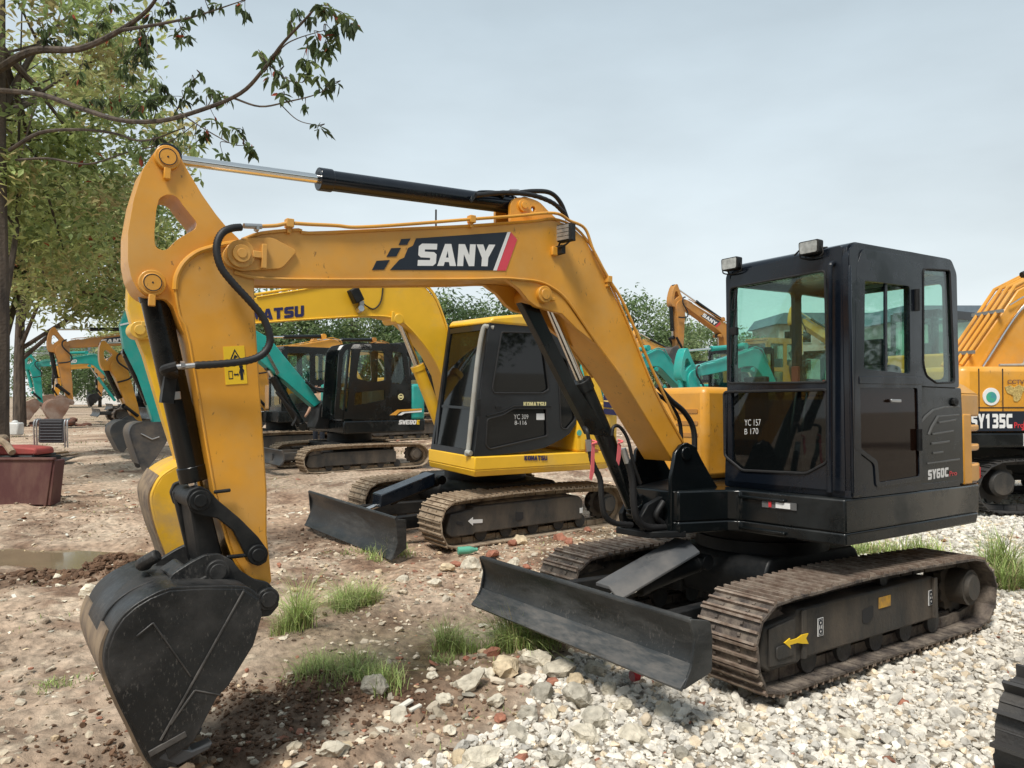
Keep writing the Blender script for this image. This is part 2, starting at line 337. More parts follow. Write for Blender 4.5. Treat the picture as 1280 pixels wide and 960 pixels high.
GLY = {'S': [[(0,0),(.84,0),(1,.12),(1,.52),(.86,.62),(.34,.64),(.34,.74),(1,.74),(1,1),(.16,1),(0,.88),(0,.48),(.14,.38),(.66,.36),(.66,.26),(0,.26)]],
 'A': [[(-.03,0),(.33,1),(.68,1),(1.04,0),(.68,0),(.62,.18),(.38,.18),(.33,0)], [(.43,.38),(.58,.38),(.505,.70)]],
 'N': [[(0,0),(0,1),(.36,1),(.66,.50),(.66,1),(1,1),(1,0),(.68,0),(.34,.54),(.34,0)]],
 'Y': [[(.32,0),(.32,.38),(-.06,1),(.34,1),(.51,.68),(.69,1),(1.08,1),(.70,.38),(.70,0)]],
 'K': [[(0,0),(0,1),(.36,1),(.36,.62),(.62,1),(1.04,1),(.66,.52),(1.06,0),(.63,0),(.36,.38),(.36,0)]],
 'O': [[(.16,0),(0,.14),(0,.86),(.16,1),(.84,1),(1,.86),(1,.14),(.84,0)], [(.36,.24),(.64,.24),(.64,.76),(.36,.76)]],
 'M': [[(0,0),(0,1),(.34,1),(.5,.55),(.66,1),(1,1),(1,0),(.72,0),(.72,.55),(.58,.12),(.42,.12),(.28,.55),(.28,0)]],
 'T': [[(.33,0),(.33,.74),(.02,.74),(.02,1),(.98,1),(.98,.74),(.67,.74),(.67,0)]],
 'U': [[(.16,0),(0,.14),(0,1),(.34,1),(.34,.26),(.66,.26),(.66,1),(1,1),(1,.14),(.84,0)]],
 'W': [[(.12,0),(-.06,1),(.24,1),(.32,.42),(.42,.9),(.58,.9),(.68,.42),(.76,1),(1.06,1),(.88,0),(.6,0),(.5,.44),(.4,0)]],
 'R': [[(0,0),(0,1),(.84,1),(1,.86),(1,.5),(.86,.38),(1,0),(.66,0),(.54,.34),(.32,.34),(.32,0)], [(.34,.56),(.66,.56),(.66,.76),(.34,.76)]],
 'D': [[(0,0),(0,1),(.76,1),(1,.8),(1,.2),(.76,0)], [(.34,.24),(.66,.24),(.66,.76),(.34,.76)]],
 'P': [[(0,0),(0,1),(.84,1),(1,.86),(1,.46),(.84,.34),(.34,.34),(.34,0)], [(.34,.56),(.66,.56),(.66,.76),(.34,.76)]],
 'C': [[(.16,0),(0,.14),(0,.86),(.16,1),(1,1),(1,.74),(.34,.74),(.34,.26),(1,.26),(1,0)]],
 'E': [[(0,0),(0,1),(1,1),(1,.77),(.36,.77),(.36,.62),(.9,.62),(.9,.4),(.36,.4),(.36,.23),(1,.23),(1,0)]],
 '1': [[(.3,0),(.3,.7),(.1,.66),(.1,.88),(.4,1),(.68,1),(.68,0)]],
 '3': [[(0,0),(.84,0),(1,.12),(1,.42),(.9,.5),(1,.6),(1,.88),(.84,1),(0,1),(0,.76),(.64,.76),(.64,.62),(.2,.62),(.2,.4),(.64,.4),(.64,.24),(0,.24)]],
 '5': [[(0,0),(.84,0),(1,.12),(1,.5),(.86,.62),(.34,.62),(.34,.76),(1,.76),(1,1),(0,1),(0,.4),(.66,.38),(.66,.24),(0,.24)]],
 '6': [[(.16,0),(0,.12),(0,.88),(.16,1),(1,1),(1,.78),(.34,.76),(.34,.62),(.86,.62),(1,.5),(1,.12),(.84,0)], [(.34,.22),(.66,.22),(.66,.42),(.34,.42)]],
 '9': [[(.84,1),(1,.88),(1,.12),(.84,0),(0,0),(0,.22),(.66,.24),(.66,.38),(.14,.38),(0,.5),(0,.88),(.16,1)], [(.66,.78),(.34,.78),(.34,.58),(.66,.58)]]}
GLY['0'] = GLY['O']; GLY['8'] = [GLY['O'][0], [(.34,.20),(.66,.20),(.66,.42),(.34,.42)], [(.34,.58),(.66,.58),(.66,.80),(.34,.80)]]
def glyph(chars, quad, m_, parent, y, name='lettering', d=.0008, gap=.10):
    """block capitals drawn as outlines in a unit cell, stretched on a (x,z) quad at lateral position y"""
    n = len(chars); mb = MB(); q = [Vector(p) for p in quad]
    for i, c in enumerate(chars):
        g = GLY[c]
        def f(p):
            u = (i+p[0]*(1-gap)+gap*.2)/n; w = p[1]; return tuple((1-w)*((1-u)*q[0]+u*q[1])+w*((1-u)*q[3]+u*q[2]))
        mb.prism([f(p) for p in g[0]], y, y+d, holes=[[f(p) for p in h] for h in g[1:]])
    return mb.build(name, m_, parent)
# ================================================================ the main excavator (x forward, y towards its left side)
SW = R(.945)
EX = empty('excavator', (1.7975,5.4267,-0.0028), (0.02002,-0.01548,-2.54233), label='large yellow-orange excavator with black cab and black bucket curled down, nearest the camera', cat='excavator')
def U(mb, name, m, bevel=0., parent=None, ang=32):
    return mb.build(name, m, parent or EX, bevel, rz=SW if parent is None else None, ang=ang)
LOOP = [(1.09,0),(1.235,.06),(1.30,.18),(1.315,.31),(1.255,.45),(1.12,.525),(.62,.545),(.2,.555),(-.41,.548),(-.99,.53),(-1.22,.51),(-1.37,.40),(-1.435,.25),(-1.38,.09),(-1.22,.01),(-.67,0),(.2,0)]
FR = [(1.2,.22),(1.15,.37),(.88,.40),(.86,.425),(-.62,.43),(-.68,.38),(-.68,.15),(.84,.145),(.86,.13),(1.13,.13),(1.19,.17)]
for s in (1, -1):
    track(EX, LOOP, s*.555, s*.958, .15, frame=FR, framey=(s*.66, s*.90), idler=(1.02,.27,.21), sprocket=(-1.14,.29,.20),
          rollers=[(x,.11,.075) for x in (-.7,-.35,0,.35,.7)]+[(-.1,.47,.045)])
# details on the near track frame
m = MB(); m.prism([(1.13,.16),(1.13,.36),(.9,.385),(.9,.15)], .899, .914); m.prism(rnd([(1.08,.19),(1.08,.26),(.93,.265),(.93,.19)], .02), .914, .922)
m.prism([(.84,.15),(.84,.42),(.80,.42),(.80,.15)], .899, .916); m.prism([(-.60,.16),(-.60,.425),(-.64,.425),(-.64,.16)], .899, .922)
m.prism([(.86,.425),(.7,.49),(-.1,.50),(-.5,.48),(-.62,.43)], .64, .80, P1=[(.86,.405),(.7,.425),(-.1,.43),(-.5,.43),(-.62,.41)])
m.build('frame_cover', 'frame', EX, bevel=.006)
for i in range(4): pass
m = MB(); m.prism(rnd([(0.220,0.329),(0.106,0.341),(0.108,0.278),(0.171,0.244),(0.222,0.252)], .008), .899, .904); m.build('frame_slot', 'interior', EX)
m = MB(); m.prism([(1.014,0.273),(0.964,0.290),(0.965,0.277),(0.900,0.278),(0.856,0.290),(0.797,0.289),(0.820,0.266),(0.798,0.232),(0.850,0.241),(0.901,0.254),(0.965,0.254),(0.958,0.233)], .917, .924); m.build('arrow_decal', 'sticker', EX)
m = MB(); m.prism([(0.042,0.379),(-0.090,0.380),(-0.088,0.314),(0.044,0.313)], .901, .905); m.build('lubrication_decal', mat('amber_decal', (.75,.40,.03), .5, dust=(.3,.2,.1), dustamt=.5, dust_scale=12), EX)
for q in ([(0.679,0.348),(0.625,0.349),(0.627,0.247),(0.681,0.247)], [(-0.555,0.344),(-0.618,0.345),(-0.614,0.247),(-0.552,0.246)]):
    m = MB(); m.prism(q, .901, .904); o = m.build('chain_decal', 'white', EX)
    c = Vector((sum(p[0] for p in q)/4, sum(p[1] for p in q)/4)); h = abs(q[2][1]-q[1][1])
    m = MB(); w_ = abs(q[1][0]-q[0][0])
    m.prism([(q[0][0]*.88+q[1][0]*.12, q[0][1]*.96+q[3][1]*.04), (q[1][0]*.88+q[0][0]*.12, q[1][1]*.96+q[2][1]*.04), (q[2][0]*.88+q[3][0]*.12, q[2][1]*.96+q[1][1]*.04), (q[3][0]*.88+q[2][0]*.12, q[3][1]*.96+q[0][1]*.04)], .9045, .9052, holes=[[(q[0][0]*.78+q[1][0]*.22, q[0][1]*.92+q[3][1]*.08), (q[1][0]*.78+q[0][0]*.22, q[1][1]*.92+q[2][1]*.08), (q[2][0]*.78+q[3][0]*.22, q[2][1]*.92+q[1][1]*.08), (q[3][0]*.78+q[2][0]*.22, q[3][1]*.92+q[0][1]*.08)]])
    for dz in (-.24*h, .24*h):
        m.prism(circ((c.x, c.y+dz), w_*.3, 14), .9045, .9055, holes=[circ((c.x, c.y+dz), w_*.14, 14)])
    m.prism([(c.x-.004, c.y-.16*h), (c.x+.004, c.y-.16*h), (c.x+.004, c.y+.16*h), (c.x-.004, c.y+.16*h)], .9045, .9055); m.build('chain_symbol', 'decal_black', o)
# carbody between the tracks
m = MB(); m.prism(rnd([(.52,.46),(.46,.58),(-.5,.58),(-.58,.46),(-.5,.26),(.45,.26)], .05), -.42, .42)
for s in (1, -1):
    for a, b in (((.5,.42),(.62,.75)), ((-.5,.42),(-.62,.75))):
        m.prism([(a[0], s*.30), (a[0]*.3, s*.42), (b[0]*.45, s*b[1]), (b[0], s*b[1])], .24, .47, 'z', P1=[(a[0], s*.30), (a[0]*.3, s*.42), (b[0]*.45, s*b[1]), (b[0], s*b[1])])
m.build('carbody', 'black_flat', EX, bevel=.015)
m = MB(); m.cyl((0,0,.58), (0,0,.66), .46, seg=48).cyl((0,0,.66), (0,0,.70), .42, seg=48).cyl((0,0,.70), (0,0,.75), .47, seg=48); m.build('swing_bearing', 'black_flat', EX)
# dozer blade
BL = [(1.785,.518),(1.755,.45),(1.745,.38),(1.757,.31),(1.785,.265),(1.84,.215)]
m = MB(); m.strip(catmull([(p[0], p[1], 0) for p in BL], 3) and [tuple(v[:2]) for v in catmull([(p[0], p[1], 0) for p in BL], 3)], .022, -.95, .95)
m.cyl((1.778,-.95,.516), (1.778,.95,.516), .016, seg=12)
m.prism([(1.735,.47),(1.68,.44),(1.68,.30),(1.74,.27)], -.9, .9)
BD = m.build('dozer_blade', 'blade', EX, bevel=.003)
m = MB(); m.strip([(1.768,.305),(1.79,.262),(1.825,.232),(1.858,.200)], .022, -.958, .958); m.build('cutting_edge', 'edge', BD, bevel=.002)
for s in (1, -1):
    m = MB(); m.prism(rnd([(1.80,.53),(1.655,.50),(1.64,.42),(1.645,.25),(1.75,.225),(1.85,.20),(1.79,.3),(1.765,.42)], .02), s*.95, s*.965); m.build('end_plate', 'blade', BD, bevel=.003)
for s in (1, -1):
    m = MB(); m.prism([(1.72,s*.52),(1.72,s*.44),(.45,s*.36),(.45,s*.44)], .27, .40, 'z'); m.build('blade_arm', 'black_flat', EX, bevel=.008)
cylinder(EX, (.62,.52), (1.62,.36), .055, .028, 0., .6, 'black_flat')
m = MB()
G1 = [(1.50,.455),(.80,.665),(.80,.685),(1.50,.475)]
m.prism(G1, -.075, .045); m.prism([(1.50,.475),(.8,.685),(.8,.67),(1.50,.46)], .045, .14, P1=[(1.50,.415),(.8,.625),(.8,.61),(1.50,.40)])
m.cyl((1.1,-.02,.585),(1.1,-.02,.60),.018); m.build('cylinder_guard', mat('grey_guard_paint', (.07,.075,.082), .4, dust=(.16,.15,.14), dustamt=.4), EX, bevel=.003)
m = MB(); m.prism([(1.66,.48),(1.60,.40),(1.60,.28),(1.72,.27),(1.72,.47)], .07, .09); m.prism([(1.66,.48),(1.60,.40),(1.60,.28),(1.72,.27),(1.72,.47)], -.09, -.07); m.cyl((1.62,-.12,.36),(1.62,.12,.36),.03); m.build('blade_bracket', 'black_flat', EX, bevel=.004)
# ---- upper structure
PL = [(.50,.955),(.535,.60),(.55,.255),(.60,.19),(.95,.08),(.97,-.05),(.97,-.36),(.60,-.46),(.50,-.55),(.44,-.93),(-1.1,-.95),(-1.38,-.88),(-1.5,-.72),(-1.60,-.4),(-1.62,0),(-1.60,.4),(-1.5,.72),(-1.38,.88),(-1.2,.955)]
sc_ = lambda P, k: [(p[0]*k if p[0] < -1 else p[0], p[1]*(k if p[0] < -1.3 else 1)) for p in P]
m = MB(); m.prism(sc_(PL, .96), .745, .82, 'z', P1=sc_(PL, .99)); m.prism(sc_(PL, .99), .819, 1.018, 'z', P1=PL)
U(m, 'platform', 'black', .012)
m = MB()
for P in ([(.552,.28),(.546,.60)],):
    for (ya, yb, za, zb) in ((.22,.24,.775,.985),(.24,.585,.965,.985),(.24,.585,.765,.785)):
        m.box((.558-(ya+yb)/2*.03, (ya+yb)/2, (za+zb)/2), (.03, yb-ya, zb-za))
U(m, 'front_panel_rim', 'black', .006)
m = MB(); m.prism([(.22,.0),(.46,-.0),(.46,.045),(.22,.045)], 0, .002, fn=lambda u, v, a: (.5525-(u+.2-.36)*.05+a, u+.2, v+.925)); pl_ = U(m, 'warning_plate', mat('grey_label', (.12,.12,.12), .5))
m = MB(); m.prism([(.52,.93),(.62,.93),(.62,.965),(.52,.965)], 0, .002, fn=lambda u, v, a: (.5525-(u-.42)*.05+.002+a, u, v)); m.build('label_field', 'white', pl_)
m = MB(); m.prism([(.47,.93),(.49,.93),(.49,.965),(.47,.965)], 0, .002, fn=lambda u, v, a: (.5525-(u-.42)*.05+.002+a, u, v)); m.build('label_field', 'red', pl_)
# rear body: yellow corner with bars, dark grille, hood
RB = [(-.98,.945),(-1.22,.945),(-1.385,.885),(-1.495,.73),(-1.58,.4),(-1.60,0),(-1.58,-.4),(-1.495,-.73),(-1.385,-.885),(-1.22,-.945),(-.98,-.945)]
IN = [(p[0]*.965, p[1]*.955) for p in RB]
m = MB(); m.prism(RB, 1.50, 1.66, 'z'); m.prism(RB, 1.659, 1.735, 'z', P1=[(p[0]*.93 if p[0] < -1.1 else p[0], p[1]*.93) for p in RB])
def band(z0, z1): m.prism(RB+IN[::-1], z0, z1, 'z')
m.box((-1.06,.935,1.27), (.13,.03,.50)); m.box((-1.06,-.935,1.27), (.13,.03,.50))
band(1.395,1.44); band(1.255,1.30); band(1.035,1.16)
U(m, 'rear_cowling', 'orange', .012)
m = MB(); m.prism([(p[0]*.95+.0, p[1]*.94) for p in RB], 1.02, 1.505, 'z'); U(m, 'rear_grille', 'black_flat')
m = MB(); m.box((-1.455,.82,1.08), (.05,.07,.09), Euler((0,0,.95))); U(m, 'tail_lamp', 'tail', .008)
m = MB(); m.box((-.40,-.63,1.37), (1.2,.60,.70)); U(m, 'engine_hood', 'orange', .05)
m = MB(); m.box((-.62,.3,1.32), (.7,1.2,.6)); U(m, 'engine_bay', 'black_flat', .02)
m = MB()
for k in range(3): m.prism(rnd([(-.62,1.52-.09*k),(-.40,1.52-.09*k),(-.40,1.55-.09*k),(-.58,1.55-.09*k)], .008), .199, .206, 'x')
U(m, 'hood_louvre', 'orange_old')
# louvred side panel under the rear window
m = MB(); m.prism(rnd([(-.385,1.03),(-.385,1.70),(-.99,1.70),(-1.0,1.5),(-1.0,1.03)], .02), .90, .945); sp = U(m, 'side_panel', 'black', .006)
m = MB()
for (a, b) in (((1164,580),(1198,577)),): pass
for seg_ in ([(-0.489,1.195),(-0.931,1.209),(-0.931,1.198),(-0.488,1.185)], [(-0.651,1.466),(-0.891,1.484),(-0.890,1.473),(-0.651,1.453)], [(-0.561,1.389),(-0.853,1.407),(-0.852,1.396),(-0.560,1.377)], [(-0.547,1.326),(-0.792,1.337),(-0.791,1.325),(-0.547,1.312)], [(-0.567,1.263),(-0.699,1.267),(-0.698,1.255),(-0.566,1.250)],
             [(-0.388,1.447),(-0.458,1.504),(-0.567,1.549),(-0.723,1.569),(-0.942,1.576),(-0.941,1.565),(-0.722,1.558),(-0.578,1.539),(-0.474,1.493)], [(-0.501,1.382),(-0.541,1.435),(-0.631,1.506),(-0.939,1.517),(-0.939,1.507),(-0.647,1.497),(-0.562,1.429),(-0.517,1.379)]):
    m.prism(seg_, .944, .953)
m.build('panel_ribs', mat('worn_panel_edge', (.09,.09,.088), .35, dust=(.2,.2,.19), dustamt=.3), sp, bevel=.002)
m = MB(); m.box((-.87,.955,1.60), (.07,.02,.03)); m.cyl((-.87,.945,1.60), (-.87,.965,1.60), .03); m.build('latch', 'black_flat', sp, bevel=.004)
glyph('SY60C', [(-0.495,1.082),(-0.781,1.092),(-0.784,1.154),(-0.497,1.147)], 'white', sp, .945, gap=.16)
text('Pro', [(x, .9475, z) for x, z in [(-0.781,1.092),(-0.891,1.095),(-0.892,1.128),(-0.783,1.127)]], 'red', sp, off=.02)
# ---- cab
CY0, CY1 = .055, .955
cab = MB()
side = rnd([(.425,1.02),(.43,2.47),(.36,2.545),(-.30,2.575),(-.86,2.59),(-.935,2.50),(-.935,1.70),(-.385,1.70),(-.385,1.02)], .03)
h_door = rnd([(0.261,2.332),(-0.283,2.352),(-0.272,1.773),(0.286,1.785)], .02)
h_low = rnd([(0.350,1.682),(-0.372,1.700),(-0.380,1.103),(0.137,1.089),(0.151,1.226),(0.361,1.315)], .02)
h_q = rnd([(-0.464,2.482),(-0.831,2.512),(-0.867,1.736),(-0.618,1.724),(-0.479,1.769),(-0.440,1.847)], .03)
cab.prism(side, .915, .955, holes=[h_door, h_low, h_q])
hf1 = rnd([(-.88,1.78),(-.88,2.42),(-.40,2.42),(-.40,1.78)], .04); hf2 = rnd([(-.32,1.45),(-.32,2.42),(.35,2.40),(.35,1.45)], .04)
cab.prism(side, CY0, CY0+.035, holes=[hf1, hf2])
fr_o = rnd([(.03,1.02),(.914,1.02),(.914,2.53),(.12,2.49),(.09,2.44)], .02)
h_up = rnd([(0.090,2.383),(0.803,2.395),(0.808,1.709),(0.062,1.727)], .03); h_lo = rnd([(0.031,1.667),(0.807,1.665),(0.800,1.224),(0.658,1.147),(0.178,1.136),(0.033,1.226)], .025)
cab.prism(fr_o, .385, .43, 'x', holes=[h_up, h_lo])
rr_o = [(.09,1.70),(.914,1.70),(.914,2.56),(.12,2.55)]
h_r = rnd([(.14,1.76),(.87,1.76),(.87,2.44),(.14,2.44)], .04)
cab.prism(rr_o, -.93, -.90, 'x', holes=[h_r])
cab.prism(rnd([(.43,2.44),(.40,2.535),(.33,2.56),(-.86,2.60),(-.93,2.56),(-.94,2.47)], .03), .075, .935)
cab.prism([(.43,1.02),(.43,1.06),(-.93,1.06),(-.93,1.02)], .06, .95)
CAB = U(cab, 'cab', 'cab_grey', .012)
def gasket(P, y, par, ax='y', r=.007, name='window_gasket'):
    f = AX[ax]; mm = MB(); mm.tube([f(p[0], p[1], y) for p in list(P)+[P[0]]], r, 6, smooth=False); return mm.build(name, 'rubber', par)
def pane(name, P, a0, a1, ax, m_, par=None): mm = MB(); mm.prism(P, a0, a1, ax); return mm.build(name, m_, par or CAB)
w1 = pane('windscreen', h_up, .405, .411, 'x', 'glass'); pane('lower_windscreen', h_lo, .405, .411, 'x', 'glass_dark')
pane('door_window', h_door, .932, .937, 'y', 'glass'); pane('lower_door_window', h_low, .947, .952, 'y', 'glass_brown_reflection'); pane('quarter_window', h_q, .94, .946, 'y', 'glass')
pane('side_window', hf1, .065, .07, 'y', 'glass'); pane('side_window', hf2, .065, .07, 'y', 'glass'); pane('rear_window', h_r, -.918, -.913, 'x', 'glass')
gasket(h_up, .431, CAB, 'x'); gasket(h_lo, .431, CAB, 'x', .009); gasket(h_q, .956, CAB)
m = MB(); m.tube([(.42, .955, 1.05), (.42, .955, 2.40)], .012)
m.prism([(.425,1.03),(.425,2.50),(.38,2.535),(.33,2.55),(.33,1.03)], .954, .962); m.build('front_pillar', 'cab_grey', CAB, bevel=.006)
dr = rnd([(0.357,2.393),(0.284,2.519),(-0.350,2.542),(-0.359,2.237),(-0.401,1.703),(-0.388,1.088),(0.175,1.072),(0.189,1.214),(0.414,1.316)], .03)
m = MB(); m.prism(dr, .9545, .963, holes=[rnd([(0.263,2.326),(-0.266,2.344),(-0.255,1.777),(0.288,1.789)], .02), rnd([(0.344,1.673),(-0.343,1.686),(-0.348,1.116),(0.138,1.100),(0.152,1.232),(0.354,1.320)], .02)]); DOOR = m.build('door', 'cab_grey', CAB, bevel=.004)
m = MB(); m.prism([(0.007,2.348),(-0.021,2.348),(-0.002,1.780),(0.026,1.781)], .936, .950)
m.prism([(0.349,1.744),(-0.405,1.761),(-0.403,1.709),(0.350,1.697)], .955, .967); m.build('window_bar', 'cab_grey', DOOR, bevel=.003)
m = MB(); m.box((-.05,.972,1.60), (.12,.014,.02)); m.cyl((-.01,.96,1.60), (-.01,.972,1.60), .012); m.build('handle', 'steel', DOOR, bevel=.004)
for z in (2.26, 1.35): m = MB(); m.cyl((-.34,.972,z-.07), (-.34,.972,z+.07), .018); m.build('hinge', 'black_flat', DOOR)
m = MB(); m.tube([(.47,.84,1.05),(.475,.845,1.3),(.475,.86,2.30),(.472,.862,2.40),(.45,.862,2.425),(.42,.862,2.425)], .017, 10); m.build('grab_rail', 'cab_grey', CAB)
m = MB(); m.tube([(x_ , y_, z_) for x_, y_, z_ in [(.437,*p) for p in [(0.155,2.362),(0.125,2.102),(0.096,1.857)]]], .006); m.tube([(.44,*p) for p in [(0.142,2.364),(0.113,2.241),(0.133,2.222)]], .005); m.box((.44, .13, 2.08), (.03,.05,.05)); m.build('wiper', 'black_flat', CAB)
for (py, pz) in [(0.134,2.537),(0.733,2.542)]:
    m = MB(); m.prism(rnd([(-.066,-.042),(.066,-.042),(.07,.042),(-.07,.042)], .015), 0, .05, fn=lambda u, v, a, py=py, pz=pz: (.44+a, py+u, pz+v)); m.tube([(.46,py-.07,pz),(.46,py-.075,pz-.05),(.45,py,pz-.065),(.46,py+.075,pz-.05),(.46,py+.07,pz)], .005); lamp_ = m.build('work_lamp', 'black_flat', CAB, bevel=.006)
    m = MB(); m.prism(rnd([(-.058,-.035),(.058,-.035),(.06,.035),(-.06,.035)], .012), 0, .004, fn=lambda u, v, a, py=py, pz=pz: (.491+a, py+u, pz+v)); m.build('lens', 'lens', lamp_)
for q_ in ([(.44,.60,2.52),(.43,.66,2.56),(.40,.72,2.55),(.36,.78,2.55)], [(.44,.10,2.47),(.44,.07,2.52),(.45,.10,2.53)]): m = MB(); m.tube(q_, .006); m.build('lamp_cable', 'rubber', CAB)
text('YC 157', [(.4125,*p) for p in [(0.188,1.437),(0.315,1.439),(0.316,1.481),(0.188,1.478)]], 'white', w1, 'chalk_marks', off=-.012)
text('B 170', [(.4125,*p) for p in [(0.187,1.378),(0.296,1.383),(0.296,1.423),(0.188,1.415)]], 'white', w1, 'chalk_marks', off=-.012)
# inside the cab
m = MB(); m.box((-.25,.50,1.25), (.5,.5,.12)); m.box((-.52,.50,1.55), (.12,.48,.62), Euler((0,-.12,0))); m.box((-.58,.50,1.95), (.09,.28,.2)); m.box((-.25,.50,1.13), (.4,.4,.15)); m.build('seat', 'seat', CAB, bevel=.04)
for s in (.80, .20):
    m = MB(); m.box((-.2,s,1.36), (.45,.11,.3)); m.tube([(.0,s,1.5),(.03,s,1.62)], .012); m.ball((.035,s,1.66), .03, (1,1,1.5)); m.build('control_console', 'interior', CAB, bevel=.02)
m = MB(); m.prism(rnd([(.12,1.35),(.16,1.74),(.10,1.74),(-.02,1.35)], .02), .60, .66); m.box((.1,.37,1.78), (.03,.05,.12)); m.build('safety_lever', 'red_cloth', CAB, bevel=.005)
for y_ in (.42, .50):
    m = MB(); m.tube([(.22,y_,1.12),(.24,y_,1.35),(.17,y_,1.66)], .008); m.box((.22,y_,1.12), (.1,.05,.03)); m.build('travel_lever', 'steel', CAB)
m = MB(); m.box((.3,.2,1.5), (.08,.14,.42)); m.box((.3,.2,1.72), (.05,.18,.1)); m.build('monitor', 'interior', CAB, bevel=.01)
m = MB(); m.box((-.25,.5,2.49), (1.2,.8,.05)); m.box((.36,.30,2.40), (.03,.12,.03)); m.build('roof_lining', 'interior', CAB)
m = MB(); m.box((-.25,.5,1.08), (1.25,.8,.03)); m.build('floor_mat', 'interior', CAB)
# ---- boom bracket and boom foot
BR = [(.98,.74),(.972,1.103),(.93,1.265),(.876,1.313),(.814,1.327),(.736,1.30),(.681,1.217),(.562,1.067),(.5,1.0),(.5,.74)]
for a in (.012, -.342):
    m = MB(); m.prism(BR, a, a+.03); m.cyl((.835,a-.012,1.255), (.835,a+.042,1.255), .045, seg=24); U(m, 'boom_bracket', 'black', .006)
m = MB(); m.prism([(.97,.74),(.95,1.02),(.6,1.06),(.5,.74)], -.31, .01); m.prism([(.9,.10),(1.14,-.02),(1.16,-.28),(.9,-.42)], .722, .762, 'z'); m.prism([(.95,.75),(1.14,.76),(1.16,.86),(1.10,.93),(.95,.98)], -.26,-.22); m.prism([(.95,.75),(1.14,.76),(1.16,.86),(1.10,.93),(.95,.98)], -.08,-.04)
U(m, 'nose', 'black_flat', .006)
# ---- boom
boom_o = [(0.804,1.326),(1.065,1.662),(1.325,2.120),(1.539,2.445),(1.655,2.578),(1.768,2.644),(1.914,2.660),(2.043,2.627),(2.421,2.548),(2.598,2.513),(2.994,2.440),(3.381,2.369),(3.428,2.378),(3.602,2.338),(3.686,2.297),(3.738,2.272),(3.768,2.222),(3.761,2.173),(3.719,2.146),(3.624,2.131),(3.386,2.148),(2.992,2.189),(2.456,2.247),(2.272,2.271),(2.145,2.278),(2.008,2.278),(1.908,2.251),(1.824,2.207),(1.738,2.128),(1.567,1.946),(1.368,1.752),(0.905,1.203),(0.828,1.210)]
m = MB(); m.prism(boom_o, -.27, -.01); BOOM = U(m, 'boom', 'orange', .008)
# flanges standing proud of the side plates, as the welded edges do
m = MB(); top = boom_o[:15]; low = boom_o[18:31]
for s in (-.006, -.274):
    for PP in (top, low): m.tube([(p[0], s, p[1]) for p in PP], .008, 6, 3)
m.build('weld_seam', 'orange', BOOM)
ear = [(2.461,2.249),(2.239,2.268),(2.145,2.223),(2.083,2.165),(2.026,2.133),(1.962,2.124),(1.836,2.106),(1.726,2.028),(1.567,1.941),(1.725,2.100),(1.824,2.207),(1.908,2.251),(2.008,2.278),(2.145,2.278),(2.272,2.271)]
for a, b in ((-.045,-.012), (-.268,-.235)):
    m = MB(); m.prism(ear, a, b); m.build('cylinder_ear', 'orange', BOOM, bevel=.004)
pe = [(1.979,2.206)][0]
m = MB(); m.cyl((pe[0],-.29,pe[1]), (pe[0],.015,pe[1]), .05, seg=28); m.cyl((pe[0],.014,pe[1]), (pe[0],.022,pe[1]), .032, seg=28); m.box((pe[0]-.05,-.0,pe[1]-.02), (.06,.014,.02)); m.build('boss', 'orange', BOOM, bevel=.004)
# plate round the arm pin
hexp = rnd([(3.761,2.173),(3.775,2.218),(3.748,2.267),(3.686,2.301),(3.554,2.322),(3.438,2.274),(3.508,2.184),(3.695,2.152)], .02)
m = MB(); m.prism(hexp, -.012, .008); m.prism(hexp, -.288, -.268)
pk = [(3.696,2.227)][0]
m.cyl((pk[0],.006,pk[1]), (pk[0],.022,pk[1]), .062, seg=32); m.cyl((pk[0],.02,pk[1]), (pk[0],.034,pk[1]), .04, seg=28); m.cyl((pk[0],.033,pk[1]), (pk[0],.038,pk[1]), .022, seg=20); m.box((pk[0]-.075,.018,pk[1]+.005), (.05,.02,.03)); m.box((pk[0]-.1,.018,pk[1]), (.022,.03,.11)); m.build('pin_plate', 'orange', BOOM, bevel=.004)
boss = rnd([(2.173,2.596),(2.176,2.717),(2.145,2.759),(2.053,2.777),(1.965,2.765),(1.893,2.714),(1.795,2.661)], .03)
hole = circ([(2.012,2.715)][0], .016, 14)
for a in (-.085, -.235): m = MB(); m.prism(boss, a, a+.025, holes=[hole]); pc = [(2.088,2.721)][0]; m.cyl((pc[0],a-.01,pc[1]), (pc[0],a+.04,pc[1]), .036, seg=24); m.cyl((pc[0],a-.02,pc[1]), (pc[0],a+.047,pc[1]), .02, seg=24); m.build('cylinder_boss', 'orange', BOOM, bevel=.004)
# maker's decal
m = MB(); m.prism([(2.954,2.242),(2.903,2.300),(2.876,2.314),(2.854,2.366),(2.826,2.382),(2.808,2.422),(2.222,2.539),(2.319,2.310)], -.0105, -.0075); o = m.build('maker_decal', 'decal_black', BOOM)
m = MB()
for q in ([(3.053,2.230),(3.029,2.279),(2.957,2.292),(2.987,2.240)], [(2.975,2.306),(2.949,2.353),(2.895,2.362),(2.921,2.314)], [(2.908,2.374),(2.893,2.407),(2.840,2.417),(2.861,2.382)]): m.prism(q, -.0105, -.0075)
m.build('decal_squares', 'decal_black', o)
m = MB(); m.prism([(2.233,2.536),(2.211,2.540),(2.305,2.311),(2.329,2.308)], -.0076, -.0068); m.build('decal_stripe', 'white', o)
m = MB(); m.prism([(2.209,2.539),(2.166,2.503),(2.243,2.317),(2.303,2.311)], -.0105, -.0068); m.build('decal_stripe', mat('light_red_decal', (.72,.07,.10), .45), o)
glyph('SANY', [(2.802,2.280),(2.324,2.332),(2.314,2.454),(2.794,2.397)], 'white', o, -.0076)
